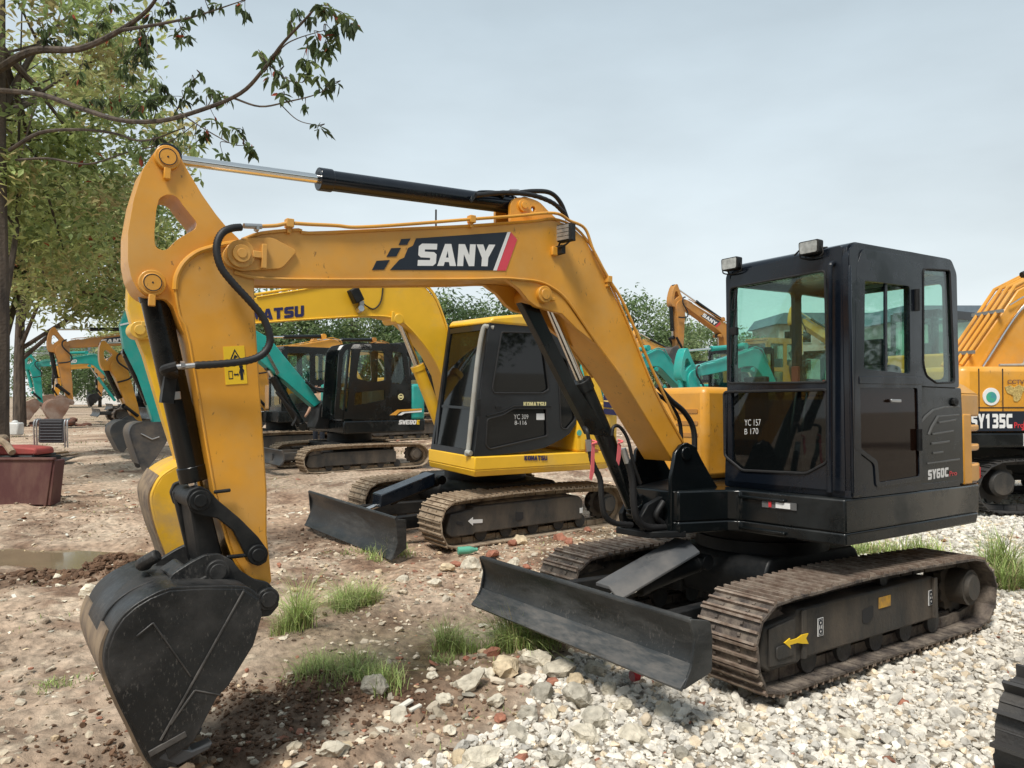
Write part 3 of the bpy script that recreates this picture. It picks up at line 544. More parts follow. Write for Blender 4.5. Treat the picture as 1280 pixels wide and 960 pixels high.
# pipes, hoses, lamp
pp = [(3.609,2.364),(3.540,2.378),(3.477,2.398),(3.389,2.406),(3.251,2.420),(3.148,2.427),(2.910,2.474),(2.479,2.568),(2.214,2.624),(1.916,2.689),(1.795,2.662),(1.676,2.631),(1.606,2.504),(1.482,2.345),(1.355,2.198),(1.110,1.800),(0.890,1.475)]
m = MB(); m.tube([(p[0], .012, p[1]) for p in pp], .0095, 8, 6)
for p in (pp[2], pp[7], pp[13]): m.box((p[0], .005, p[1]), (.035,.04,.04)); m.box((p[0], -.005, p[1]-.02), (.02,.03,.05))
m.build('steel_pipe', 'orange', BOOM, bevel=.003)
hp = [(3.701,2.343),(3.742,2.331),(3.782,2.306),(3.806,2.261),(3.809,2.205),(3.790,2.144),(3.742,2.083),(3.679,2.018),(3.618,1.948),(3.589,1.878),(3.585,1.828),(3.613,1.780),(3.675,1.749),(3.787,1.730),(3.891,1.720)]
hy = [.03,.04,.05,.055,.06,.065,.07,.075,.08,.085,.085,.085,.08,.07,.06]
m = MB(); m.tube([(p[0], y_, p[1]) for p, y_ in zip(hp, hy)], .0155, 10, 9, ribs=.13); o = m.build('hose', 'hose', BOOM, ang=60)
m = MB(); a = [(3.689,2.351),(3.608,2.363)]; m.cyl((a[0][0],.03,a[0][1]), (a[1][0],.014,a[1][1]), .012); m.cyl(((a[0][0]*.35+a[1][0]*.65),.02,a[0][1]), ((a[0][0]*.2+a[1][0]*.8),.018,a[0][1]), .018, seg=6)
a = [(3.891,1.720),(3.969,1.710)]; m.cyl((a[0][0],.06,a[0][1]), (a[1][0],.05,a[1][1]), .012); m.cyl(((a[0][0]*.5+a[1][0]*.5),.055,a[0][1]), ((a[0][0]*.3+a[1][0]*.7),.053,a[0][1]-.002), .018, seg=6); m.build('hose_fitting', 'steel', o)
m = MB(); hs = [(2.325,2.765),(2.136,2.798),(1.974,2.840),(1.841,2.854),(1.760,2.808),(1.703,2.709)]; m.tube([(p[0], -.12, p[1]) for p in hs], .014, 10); m.build('hose', 'hose', BOOM, ang=60); m = MB(); hs = [(2.410,2.728),(2.204,2.777),(2.021,2.794),(1.871,2.775),(1.779,2.727)]; m.tube([(p[0], -.06, p[1]) for p in hs], .013, 10, 8, ribs=.12); m.build('hose', 'hose', BOOM, ang=60)
m = MB(); hs = [(2.555,2.739),(2.463,2.764),(2.330,2.778),(2.292,2.762)]; m.tube([(p[0], -.15, p[1]) for p in hs], .006); m.build('thin_hose', 'hose', BOOM); m = MB(); hs = [(2.640,2.619),(2.640,2.550),(2.639,2.523)]; m.tube([(p[0], -.1, p[1]) for p in hs], .005); m.build('thin_hose', 'hose', BOOM)
hs = [(0.882,1.707),(0.758,1.611),(0.615,1.523),(0.525,1.399),(0.519,1.191)]; m = MB(); m.tube([(p[0], -.16, p[1]) for p in hs], .02, 10); m.build('hose', 'hose', BOOM, ang=60); hs = [(0.895,1.675),(0.715,1.578),(0.620,1.444),(0.606,1.220)]; m = MB(); m.tube([(p[0], -.2, p[1]) for p in hs], .014, 10); m.build('hose', 'hose', BOOM, ang=60)
m = MB(); hs = [(2.421,2.699),(2.379,2.752),(2.325,2.770),(2.237,2.780),(2.193,2.765)]; m.tube([(p[0], -.1, p[1]) for p in hs], .011); p = [(2.134,2.808),(2.076,2.818)]; m.build('port_pipe', 'black', BOOM)
m = MB(); m.cyl((p[0][0],-.12,p[0][1]), (p[1][0],-.12,p[1][1]), .017, seg=8); m.build('hose_fitting', 'steel', BOOM)
p = [(1.873,2.565)][0]
m = MB(); m.box((p[0],.075,p[1]), (.045,.10,.10), Euler((0,0,.25))); m.tube([(p[0],.02,p[1]-.04),(p[0]+.02,.03,p[1]-.075),(p[0]+.01,.08,p[1]-.07),(p[0],.13,p[1]-.04)], .006); m.box((p[0]-.0,.02,p[1]-.09), (.03,.06,.05)); lp = m.build('boom_lamp', 'black_flat', BOOM, bevel=.006)
m = MB()
for i in range(4): m.box((p[0]+.026,.075,p[1]-.034+i*.0225), (.008,.085,.019), Euler((0,0,.25)))
m.build('lens', 'lens', lp)
m = MB(); q = [(1.902,2.468)][0]; m.box((q[0], -.0, q[1]), (.04,.02,.05)); m.build('lamp_bracket', 'orange', BOOM, bevel=.004)
# ---- arm
horn_o = [(4.005,2.668),(4.033,2.650),(4.054,2.618),(4.087,2.553),(4.121,2.417),(4.140,2.275),(4.138,2.154),(4.124,2.085),(4.100,2.037),(4.071,2.012),(4.034,2.006),(3.988,2.006),(3.961,1.978),(3.934,1.907),(3.903,1.839),(3.864,1.820),(3.678,1.939),(3.683,2.303),(3.747,2.358),(3.789,2.404),(3.848,2.481),(3.897,2.558),(3.930,2.612),(3.956,2.659),(3.979,2.670)]
horn_h = [(3.996,2.459),(3.969,2.462),(3.946,2.450),(3.930,2.425),(3.869,2.356),(3.871,2.331),(3.889,2.316),(3.947,2.271),(3.987,2.221),(4.006,2.215),(4.028,2.222),(4.037,2.238),(4.039,2.290),(4.033,2.387),(4.023,2.437)]
m = MB(); m.prism(rnd(horn_o, .01, 2), -.25, -.05, holes=[rnd(horn_h, .01, 2)]); ARM = U(m, 'arm', 'orange', .008)
arm_o = [(3.960,2.045),(3.954,2.104),(3.927,2.163),(3.882,2.210),(3.833,2.237),(3.749,2.269),(3.672,2.287),(3.629,2.238),(3.622,1.976),(3.556,1.161),(3.554,0.973),(3.529,0.755),(3.554,0.718),(3.608,0.736),(3.700,0.878),(3.786,1.185),(3.898,1.819),(3.939,1.934)]
m = MB(); m.prism(arm_o, -.288, -.012); m.build('arm_box', 'orange', ARM, bevel=.008)
m = MB(); m.tube([(p[0], -.013, p[1]) for p in arm_o[:7]], .013, 8); m.tube([(p[0], -.012, p[1]) for p in arm_o[13:]+arm_o[:1]], .006, 6, 3); m.build('weld_seam', 'orange', ARM)
P1 = [(3.996,2.616)][0]; P2 = [(4.046,2.069)][0]
for P_, r_ in ((P1, .052), (P2, .055)):
    m = MB(); m.cyl((P_[0],-.27,P_[1]), (P_[0],-.028,P_[1]), r_, seg=32); m.cyl((P_[0],-.03,P_[1]), (P_[0],-.022,P_[1]), r_*.75, seg=32)
    m.box((P_[0],-.035,P_[1]-r_*1.35), (.028,.02,.05)); pb_ = m.build('pin_boss', 'orange', ARM, bevel=.004); m = MB()
    m.prism(circ(P_, .037, 24), -.0222, -.0212, holes=[circ(P_, .033, 24)]); m.cyl((P_[0],-.0222,P_[1]), (P_[0],-.0205,P_[1]), .004, seg=8); m.build('pin_groove', 'interior', pb_)
# warning sticker
sq = [(3.760,1.811),(3.669,1.821),(3.652,1.651),(3.746,1.643)]
m = MB(); m.prism(sq, -.0122, -.0095); o = m.build('warning_sticker', 'sticker', ARM)
def onq(P):
    q = [Vector(p) for p in (sq[3], sq[2], sq[1], sq[0])]; return [tuple((1-w)*((1-u)*q[0]+u*q[1])+w*((1-u)*q[3]+u*q[2])) for u, w in P]
m = MB(); m.prism(onq([(.2,.56),(.86,.56),(.53,.93)]), -.0096, -.0088, holes=[onq([(.3,.6),(.76,.6),(.53,.86)])]); m.prism(onq([(.42,.62),(.5,.62),(.56,.7),(.62,.68),(.64,.72),(.52,.78),(.46,.72)]), -.0096, -.0088)
m.prism(onq([(.16,.14),(.36,.14),(.36,.36),(.16,.36)]), -.0096, -.0088, holes=[onq([(.19,.165),(.33,.165),(.33,.335),(.19,.335)])])
m.prism(onq([(.4,.25),(.46,.30),(.46,.27),(.58,.27),(.58,.30),(.64,.25),(.58,.20),(.58,.23),(.46,.23),(.46,.20)]), -.0096, -.0088)
m.prism(onq([(.70,.10),(.76,.10),(.765,.24),(.775,.10),(.83,.10),(.84,.34),(.88,.22),(.9,.36),(.82,.42),(.71,.42),(.65,.30),(.68,.22),(.70,.32)]), -.0096, -.0088); m.prism(circ(onq([(.765,.455)])[0], .009, 12), -.0096, -.0088); m.build('pictogram', 'decal_black', o)
# cylinders of boom, arm and bucket (A = barrel foot)
ct = lambda a, b, e: (Vector(e)-Vector(a)).length/(Vector(b)-Vector(a)).length
A = [(2.037,2.745),(3.979,2.647),(3.281,2.657)]; cylinder(EX, A[0], A[1], .051, .0235, -.15, ct(*A), 'cab_grey', SW)
A = [(4.031,2.085),(3.817,1.129),(3.862,1.210)]; bc = cylinder(EX, A[0], A[1], .058, .03, -.15, ct(*A), 'black', SW)
m = MB(); e = [(4.000,1.701),(3.947,1.717)]; m.tube([(e[0][0]-.06,-.10,e[0][1]-.02),(e[0][0]-.02,-.04,e[0][1]-.01),(e[0][0],.02,e[0][1]),(e[1][0]+.01,.05,e[1][1])], .02, 10); m.box((e[0][0]-.04,-.11,e[0][1]-.06), (.05,.06,.16), Euler((0,-.1,0))); m.build('port_elbow', 'black_flat', bc)
m = MB(); e = [(3.948,1.592)][0]; m.box((e[0],-.093,e[1]), (.07,.008,.035), Euler((0,.12,0))); m.build('pipe_clip', 'steel', bc, bevel=.003)
A = [(1.085,.855), [(1.863,2.236)][0], [(1.573,1.726)][0]]; bo = cylinder(EX, A[0], A[1], .058, .027, -.15, ct(*A), 'black', SW, rod_end=.05)
gd = [(2.093,2.160),(1.965,2.142),(1.833,1.932),(1.684,1.697),(1.397,1.371),(1.569,1.389)]
m = MB(); m.prism(gd, -.085, -.07); gq = [gd[0], gd[5], (gd[5][0]-.01, gd[5][1]), (gd[0][0]-.01, gd[0][1])]; m.prism(gq, -.125, -.08); m.build('rod_guard', 'black', bo, bevel=.003)
for pts_, r_, rb_ in (([(1.956,1.595)], 0, 0),): pass
h1 = [(1.606,1.311),(1.581,1.214),(1.523,1.115),(1.511,0.993),(1.485,0.895),(1.406,0.840),(1.256,0.817)]; h2 = [(1.301,1.228),(1.261,1.102),(1.248,0.951),(1.220,0.849),(1.129,0.792),(0.975,0.778)]; h3 = [(1.396,1.379),(1.382,1.433),(1.328,1.433),(1.259,1.352),(1.211,1.200),(1.148,1.066)]
m = MB(); m.tube([(p[0], -.03, p[1]) for p in h1], .017, 10, 9, ribs=.12); m.build('hose', 'hose', bo, ang=60); m = MB(); m.tube([(p[0], -.02, p[1]) for p in h2], .022, 10, 9, ribs=.14); m.build('hose', 'hose', bo, ang=60); m = MB(); m.tube([(p[0], -.06, p[1]) for p in h3], .011, 8); m.build('hose', 'hose', bo, ang=60); m = MB(); m.tube([(h1[0][0], -.03, h1[0][1]), (h1[0][0]+.02,-.03,h1[0][1]+.1), (h1[0][0]+.0,-.08,h1[0][1]+.12)], .012); m.build('hose', 'hose', bo, ang=60)
m = MB(); m.tube([(1.0,.0,.95),(1.05,-.02,.86),(.98,-.03,.80)], .02); m.build('hose', 'hose', bo, ang=60)
m = MB(); m.cyl((h1[0][0],-.03,h1[0][1]-.02), (h1[0][0]+.01,-.03,h1[0][1]+.05), .02, seg=8); m.build('hose_fitting', 'steel', bo); m = MB(); m.cyl((h2[0][0],-.02,h2[0][1]-.02), (h2[0][0]+.03,-.03,h2[0][1]+.07), .022, seg=8); m.build('hose_fitting', 'steel', bo)
for q in ([(1.608,1.334),(1.582,1.329),(1.589,1.165),(1.608,1.113),(1.627,1.128),(1.614,1.214)], [(1.391,1.334),(1.364,1.323),(1.371,1.244),(1.385,1.195),(1.405,1.226)]): m = MB(); m.prism(q, -.012, -.009); m.tube([(q[0][0],-.01,q[0][1]),(q[0][0]-.03,.0,q[0][1]+.01),(q[0][0]-.02,-.03,q[0][1]+.02)], .006); m.build('ribbon', 'ribbon', bo)
# ---- links
m = MB(); lk = rnd([(3.909,1.155),(3.894,1.195),(3.855,1.209),(3.816,1.187),(3.782,1.144),(3.687,1.057),(3.606,0.969),(3.562,0.905),(3.565,0.855),(3.600,0.838),(3.635,0.853),(3.660,0.894),(3.713,1.004),(3.781,1.065),(3.843,1.080),(3.892,1.100)], .01)
LA = [(3.856,1.147),(3.610,0.892)]
m.prism(lk, .002, .030); m.prism(lk, -.33, -.302)
for p in LA: m.cyl((p[0],-.35,p[1]), (p[0],.046,p[1]), .045, seg=28)
m.cyl((LA[0][0],.045,LA[0][1]), (LA[0][0],.054,LA[0][1]), .028); m.cyl((LA[1][0],.045,LA[1][1]), (LA[1][0],.054,LA[1][1]), .03)
m.cyl((LA[0][0]-.06,.02,LA[0][1]+.03),(LA[0][0]-.13,.02,LA[0][1]+.035),.008); m.cyl((LA[1][0]+.03,.02,LA[1][1]),(LA[1][0]+.13,.02,LA[1][1]),.009)
U(m, 'tipping_link', 'black_flat', .005)
m = MB(); hl = [(3.882,1.153),(3.796,1.126),(3.731,0.868),(3.716,0.803),(3.797,0.799),(3.838,0.880)]; m.prism(hl, -.25, -.05); m.prism([(3.908,1.161),(3.870,1.187),(3.792,0.875),(3.831,0.838)], -.29, -.25); U(m, 'connecting_link', 'black_flat', .01)
# ---- bucket
bs = [(3.639,0.674),(3.653,0.739),(3.716,0.788),(3.875,0.810),(4.002,0.819),(4.070,0.798),(4.123,0.770),(4.164,0.735),(4.193,0.689),(4.213,0.626),(4.212,0.555),(4.169,0.429),(4.117,0.306),(4.070,0.195),(4.023,0.119),(3.971,0.117),(3.902,0.214),(3.818,0.366),(3.772,0.405),(3.674,0.550)]
shp = [tuple(v[:2]) for v in catmull([(p[0], p[1], 0) for p in bs[1:15]], 4)]
m = MB(); m.strip(shp, .02, -.5, .2); m.prism(bs, .184, .204); m.prism(bs, -.504, -.484)
m.strip([tuple(v[:2]) for v in catmull([(p[0]*1.002+.004, p[1]+.004, 0) for p in bs[4:11]], 3)], .014, -.30, .0)
BK = U(m, 'bucket', 'bucket', .004)
m = MB()
def rib(a, b, w, y0=.203, y1=.213):
    a = Vector(a); b = Vector(b); d = (b-a).normalized(); n_ = Vector((-d.y, d.x))*w; m.prism([tuple(a+n_), tuple(b+n_), tuple(b-n_), tuple(a-n_)], y0, y1)
rp = [(3.716,0.781),(4.026,0.245),(4.118,0.661),(4.060,0.704),(3.918,0.470),(3.992,0.298),(3.902,0.413),(3.803,0.373),(3.663,0.761),(3.803,0.373),(4.065,0.203),(3.932,0.250)]
rib(rp[0], rp[1], .004); rib(rp[2], rp[3], .003); rib(rp[3], rp[4], .003); rib(rp[5], rp[6], .004); rib(rp[6], rp[7], .003); rib(rp[10], rp[11], .012)
m.build('wear_strip', mat('scraped_steel_edge', (.035,.035,.036), .32, metal=.3, dust=(.14,.13,.12), dustamt=.5, dust_scale=6), BK, bevel=.002)
m = MB(); m.prism([(3.716,0.781),(3.653,0.732),(3.639,0.674),(3.674,0.550),(3.772,0.405),(3.818,0.366),(3.902,0.214),(3.995,0.167),(4.020,0.243)], .203, .210); m.build('side_cutter', 'bucket', BK, bevel=.002)
m = MB()
for k in range(46): m.ball((3.93+random.uniform(-.12,.10), random.uniform(-.45,.22), .07+random.uniform(-.03,.05)), random.uniform(.018,.045), (1,1,.7), 1)
m.build('mud_clump', mat('wet_mud', (.12,.08,.05), .8, col2=(.2,.15,.1), scale=12, bump=.5), BK)
m = MB(); m.strip([tuple(v[:2]) for v in catmull([(p[0]+.016, p[1]-.002, 0) for p in bs[8:15]], 3)], .012, -.52, .15); m.build('worn_outer_plate', 'bucket_dust', BK)
for y_ in (.17, .0, -.17, -.33, -.48):
    m = MB(); m.prism([(4.036,0.177),(3.960,0.129),(3.840,0.164),(3.828,0.187),(3.907,0.175),(3.985,0.213)], y_-.035, y_+.035); m.build('tooth', 'bucket_grey', BK, bevel=.006)
er = rnd([(3.989,0.778),(3.960,0.847),(3.882,0.891),(3.828,0.914),(3.772,0.913),(3.718,0.880),(3.683,0.831),(3.621,0.785),(3.560,0.763),(3.517,0.714),(3.509,0.653),(3.548,0.612),(3.597,0.613),(3.682,0.719),(3.835,0.744)], .01)
EP = [(3.781,0.839),(3.563,0.692)]
m = MB(); m.prism(er, .0, .03); m.prism(er, -.33, -.30)
for p in EP: m.cyl((p[0],-.36,p[1]), (p[0],.05,p[1]), .05, seg=28); m.cyl((p[0],.05,p[1]), (p[0],.058,p[1]), .036, seg=28)
m.cyl((EP[0][0],.04,EP[0][1]),(EP[0][0]+.12,.04,EP[0][1]-.05),.009)
m.build('hinge_bracket', 'bucket', BK, bevel=.004)
m = MB(); m.prism([(3.969,0.835),(3.907,0.874),(3.882,0.858),(3.944,0.812)], -.2, .0); m.tube([(4.02,-.2,.86),(4.05,-.1,.88),(4.0,-.05,.92)], .03); m.build('lifting_eye', 'bucket', BK, bevel=.01)
# ================================================================ the yellow excavator beside it
KO = empty('excavator', (-0.3547,9.6327,-0.0054), (-0.01935,-0.00713,-2.48527), label='bright yellow excavator with yellow cab roof and muddy yellow bucket, second from the front', cat='excavator')
KW = R(-3.974)
def V(mb, name, m, bevel=0., parent=None): return mb.build(name, m, parent or KO, bevel, rz=KW if parent is None else None)
KL = [(x*1.045+.01, z*1.05) for x, z in LOOP]; KF = [(x*1.05, z*1.03) for x, z in FR]
for s in (1, -1):
    track(KO, KL, s*.655, s*1.115, .155, 'shoe_mud', frame=KF, framey=(s*.77, s*1.06), idler=(1.07,.28,.22), sprocket=(-1.17,.30,.21), rollers=[(x,.12,.08) for x in (-.75,-.4,0,.4,.75)])
m = MB(); m.prism([(.9,.435),(.7,.53),(-.1,.54),(-.5,.52),(-.64,.44)], .76, .98, P1=[(.9,.42),(.7,.45),(-.1,.45),(-.5,.45),(-.64,.42)]); m.build('dirt_on_frame', 'bucket_dust', KO)
m = MB(); m.prism([(0.981,0.290),(0.918,0.328),(0.918,0.302),(0.789,0.294),(0.788,0.254),(0.917,0.262),(0.916,0.236)], 1.061, 1.066); m.build('arrow_decal', 'white', KO)
m = MB(); m.prism([(-0.667,0.293),(-0.713,0.292),(-0.715,0.230),(-0.668,0.229)], 1.061, 1.066); m.build('side_decal', 'white', KO)
m = MB(); m.prism(rnd([(0.320,0.332),(0.214,0.322),(0.213,0.248),(0.259,0.230),(0.317,0.235)], .01), 1.06, 1.065); m.build('frame_slot', 'interior', KO); m = MB(); m.prism(rnd([(1.127,0.300),(1.054,0.293),(1.053,0.258),(1.126,0.266)], .01), 1.06, 1.065); m.build('frame_slot', 'interior', KO)
m = MB(); m.prism(rnd([(.6,.48),(.5,.62),(-.5,.62),(-.6,.48),(-.5,.28),(.5,.26)], .05), -.78, .78); m.build('carbody', 'black_flat', KO, bevel=.02)
m = MB(); m.cyl((0,0,.6),(0,0,.72),.52,seg=40).cyl((0,0,.72),(0,0,.80),.46,seg=40); m.build('swing_bearing', 'black_flat', KO)
m = MB(); KB = [(1.895,.41),(1.86,.33),(1.85,.24),(1.87,.12),(1.90,.05),(1.94,-.005)]
m.strip([tuple(v[:2]) for v in catmull([(p[0], p[1], 0) for p in KB], 3)], .022, -1.11, 1.11); m.cyl((1.888,-1.11,.41),(1.888,1.11,.41),.018,seg=12); bk = m.build('dozer_blade', 'blade', KO)
for s in (1, -1):
    m = MB(); m.prism([(1.90,.41),(1.78,.39),(1.77,.10),(1.94,-.005),(1.87,.15)], s*1.10, s*1.118); m.build('end_plate', 'blade', bk)
    m = MB(); m.prism([(1.84,s*.55),(1.84,s*.45),(.5,s*.30),(.5,s*.42)], .16, .30, 'z'); m.build('blade_arm', 'black_flat', KO, bevel=.008)
cylinder(KO, (.65,.60), (1.75,.28), .06, .028, -.05, .62, 'black_flat')
m = MB(); m.prism([(1.52,.49),(.8,.70),(.8,.55),(1.52,.34)], -.14, .08); m.build('cylinder_guard', 'cab_grey', KO, bevel=.01)
KP = [(.885,1.215),(.87,.1),(.3,-.05),(.25,-.4),(.0,-.6),(-.1,-1.2),(-1.0,-1.2),(-1.4,-.95),(-1.6,-.4),(-1.62,0),(-1.6,.4),(-1.4,.95),(-1.05,1.2)]
m = MB(); m.prism([(p[0]*.97, p[1]*.965) for p in KP], .775, .85, 'z', P1=KP); m.prism(KP, .85, .995, 'z'); V(m, 'platform', 'yellow', .012)
m = MB(); m.prism([(-.55,1.2),(-1.05,1.19),(-1.38,.94),(-1.58,.4),(-1.6,0),(-1.58,-.4),(-1.38,-.94),(-1.05,-1.19),(-.2,-1.19),(-.2,-.55),(-.4,-.5)], .99, 1.60, 'z'); V(m, 'engine_cover', 'yellow', .04)
m = MB()
for k in range(3): m.prism([(-0.951,1.686),(-1.145,1.668),(-1.146,1.599),(-0.953,1.618)] and [(x, z-.085*k) for x, z in [(-0.938,1.686),(-1.145,1.668),(-1.146,1.599),(-0.940,1.618)]], 1.19, 1.203)
V(m, 'stripe_decal', 'navy')
c1 = 1.17; c0 = .22
ks = [(0.852,0.986),(0.787,1.788),(0.697,2.466),(0.402,2.484),(0.238,2.484),(-0.100,2.430),(-0.373,2.256),(-0.534,2.006),(-0.567,1.616),(-0.536,1.330),(-0.442,1.218),(-0.325,1.155),(-0.071,1.060),(0.220,1.024)]
kd = rnd([(0.542,2.369),(0.092,2.383),(-0.048,2.169),(-0.126,1.736),(-0.035,1.693),(0.630,1.688),(0.651,1.737)], .03); kl = rnd([(0.710,1.402),(0.509,1.444),(0.361,1.519),(-0.096,1.517),(-0.114,1.198),(0.670,1.071),(0.722,1.113)], .03); kq = rnd([(-0.233,2.176),(-0.376,2.087),(-0.478,1.806),(-0.523,1.388),(-0.393,1.267),(-0.310,1.287),(-0.278,1.709)], .03)
m = MB(); m.prism(ks, 1.13, 1.17, holes=[kd, kl, kq]); m.prism(ks, .22, .26, holes=[rnd([(.55,1.5),(.55,2.35),(-.2,2.4),(-.4,1.5)], .05)])
SL = lambda z: .862-.115*(z-1.0)
ff = lambda u, v, a: (SL(v)+a, u, v)
m.prism([(.14,.995),(1.168,.995),(1.168,2.46),(.24,2.44)], -.04, 0, holes=[[(.20,1.06),(1.02,1.06),(1.06,2.39),(.29,2.38)]], fn=ff)
m.prism([(.26,1.1),(1.13,1.1),(1.13,2.4),(.26,2.4)], -.86,-.83, 'x', holes=[[(.34,1.5),(1.05,1.5),(1.05,2.3),(.34,2.3)]])
KC = V(m, 'cab', 'kcab', .008)
m = MB(); m.prism([(.20,1.06),(1.02,1.06),(1.06,2.39),(.29,2.38)], -.02, -.015, fn=ff); m.build('windscreen', 'glass_dark', KC)
m = MB(); m.prism([(.22,1.50),(1.03,1.50),(1.03,1.53),(.22,1.53)], -.014, -.005, fn=ff); m.build('windscreen_bar', 'black', KC)
for P_ in (kd, kl, kq): gasket(P_, 1.17, KC, r=.011); m = MB(); m.prism(P_, 1.145, 1.15); m.build('window', 'glass_black', KC)
m = MB(); m.prism([(SL(2.46)+.02,2.455),(SL(2.5)-.02,2.53),(.3,2.58),(-.35,2.59),(-.62,2.50),(-.70,2.42),(-.5,2.44)], .23, 1.19); m.build('cab_roof', 'yellow', KC, bevel=.03)
m = MB(); m.prism([(-.5,2.45),(-.62,2.48),(-1.0,1.5),(-.85,1.5)], 1.10, 1.18); m.build('rear_pillar', 'yellow', KC, bevel=.01)
m = MB(); m.tube([(.64,1.16,2.41),(.70,1.13,2.42),(.74,1.10,2.38),(.80,1.09,2.0),(.88,1.07,1.08),(.90,1.07,1.04),(.89,1.14,1.03)], .028, 10); m.build('grab_rail', 'pipe_grey', KC)
m = MB(); m.prism([(0.844,1.613),(0.804,1.622),(0.800,1.438),(0.841,1.430)], 1.17, 1.176); m.tube([(p[0],1.176,p[1]) for p in [(0.718,1.437),(0.510,1.480),(0.361,1.542),(-0.153,1.541)]], .008, smooth=False); m.prism([(0.606,1.542),(0.532,1.542),(0.532,1.516),(0.605,1.516)], 1.17, 1.182); m.build('door_trim', 'black_flat', KC)
m = MB(); m.box((.1,.7,1.5), (.5,.5,.9)); m.build('seat', 'seat', KC, bevel=.08)
tx = lambda s_, P_, mm, y_=1.1725, par=KC, **k: text(s_, [(x, y_, z) for x, z in P_], mm, par, **k)
glyph('KOMATSU', [(0.230,1.542),(-0.090,1.541),(-0.089,1.592),(0.231,1.591)], 'cream', KC, 1.1715, d=.002)
glyph('KOMATSU', [(0.235,0.933),(-0.090,0.920),(-0.089,0.975),(0.236,0.988)], 'navy', KC, 1.2155, d=.002)
glyph('PC', [(-0.653,0.995),(-0.865,0.988),(-0.862,1.104),(-0.651,1.110)], mat('worn_brown_decal', (.35,.12,.05), .5), KC, 1.2055, d=.002)
m = MB(); m.prism([(0.032,1.385),(-0.082,1.384),(-0.080,1.458),(0.034,1.458)], 1.151, 1.154); m.build('paper_tag', 'white', KC)
tx('YC 309', [(0.345,1.397),(0.147,1.395),(0.148,1.449),(0.346,1.451)], 'white', 1.152, off=-.01); tx('8-116', [(0.333,1.334),(0.168,1.331),(0.169,1.377),(0.334,1.379)], 'white', 1.152, off=-.01)
m = MB(); m.prism(circ([(-0.563,1.227)][0], .035, 20), 1.195, 1.203); m.build('round_sticker', mat('green_sticker', (.1,.4,.3), .5), KC)
kbo = [(0.321,1.075),(0.539,1.783),(0.683,2.409),(0.853,2.782),(1.016,2.940),(1.226,3.016),(1.626,2.978),(2.005,2.899),(2.453,2.772),(2.957,2.647),(3.651,2.450),(4.008,2.334),(4.090,2.283),(4.089,2.191),(4.019,2.164),(3.648,2.253),(2.945,2.381),(2.099,2.493),(1.589,2.544),(1.319,2.505),(1.110,2.349),(0.895,2.111),(0.750,1.876),(0.525,1.051)]
m = MB(); m.prism(kbo, -.10, .2); KBm = V(m, 'boom', 'yellow', .012)
m = MB(); m.tube([(p[0],.203,p[1]) for p in kbo[13:-1]], .01, 6, 3); m.tube([(p[0],.203,p[1]) for p in kbo[:10]], .01, 6, 3); m.tube([(p[0],.19,p[1]+.03) for p in kbo[2:12]], .014); m.build('weld_seam', 'yellow', KBm)
glyph('KOMATSU', [(3.224,2.361),(2.444,2.480),(2.446,2.601),(3.226,2.475)], 'navy', KBm, .2015, d=.003)
c = [(1.898,2.746),(1.839,2.625)]; m = MB(); m.box((c[0][0],.27,c[0][1]), (.11,.12,.16), Euler((0,.5,0))); bl = m.build('boom_lamp', 'black_flat', KBm, bevel=.01)
m = MB(); m.box((c[1][0]-.02,.24,c[1][1]+.03),(.05,.05,.08)); m.cyl((c[1][0],.22,c[1][1]-.04),(c[1][0],.30,c[1][1]-.02),.035); m.build('lamp_bracket', 'steel', bl)
m = MB(); m.tube([(c[0][0]-.05,.25,c[0][1]-.05),*[(p[0],.21,p[1]) for p in [(1.721,2.634),(1.643,2.621),(1.567,2.718),(1.541,2.939)]]], .008); m.build('lamp_cable', 'rubber', bl)
m = MB(); c = [(1.349,2.522)][0]; m.cyl((c[0],-.12,c[1]),(c[0],.24,c[1]),.06); m.box((c[0]+.07,.22,c[1]+.02),(.04,.03,.12)); m.build('boss', 'yellow', KBm, bevel=.006)
A = [(0.481,0.840),(1.269,2.536),(1.029,1.995)]; cylinder(KO, A[0], A[1], .075, .04, .05, (Vector(A[2])-Vector(A[0])).length/(Vector(A[1])-Vector(A[0])).length, 'yellow', KW)
kar = [(4.146,2.712),(4.105,2.739),(4.034,2.660),(3.933,2.474),(3.751,2.368),(3.651,2.056),(3.375,0.849),(3.337,0.359),(3.397,0.267),(3.489,0.332),(3.600,0.701),(3.816,1.382),(3.996,2.004),(4.097,2.255),(4.149,2.459)]
m = MB(); m.prism(kar, -.06, .15); KA = V(m, 'arm', 'yellow', .012)
c = [(4.048,2.247)][0]; m = MB(); m.cyl((c[0],-.12,c[1]),(c[0],.225,c[1]),.085,seg=28); m.cyl((c[0],.22,c[1]),(c[0],.24,c[1]),.05,seg=24); m.box((c[0]-.07,.225,c[1]+.06),(.12,.03,.05)); m.build('pin_boss', 'yellow', KA, bevel=.006)
kbs = [(3.143,0.866),(3.411,0.974),(3.595,0.974),(3.723,0.941),(3.856,0.857),(3.923,0.739),(3.942,0.620),(3.890,0.374),(3.810,0.138),(3.706,-0.181),(3.572,-0.470),(3.239,-0.363),(3.057,0.378)]
m = MB(); m.prism(kbs, .395, .42); m.prism(kbs, -.33, -.305); m.strip([tuple(v[:2]) for v in catmull([(p[0], p[1], 0) for p in kbs[:11]], 3)], .025, -.33, .42); kbk = V(m, 'bucket', 'yellow_mud', .008)
m = MB(); m.strip([tuple(v[:2]) for v in catmull([(p[0]+.02, p[1], 0) for p in kbs[4:11]], 3)], .02, -.35, .36); m.build('mud_layer', 'bucket_dust', kbk)
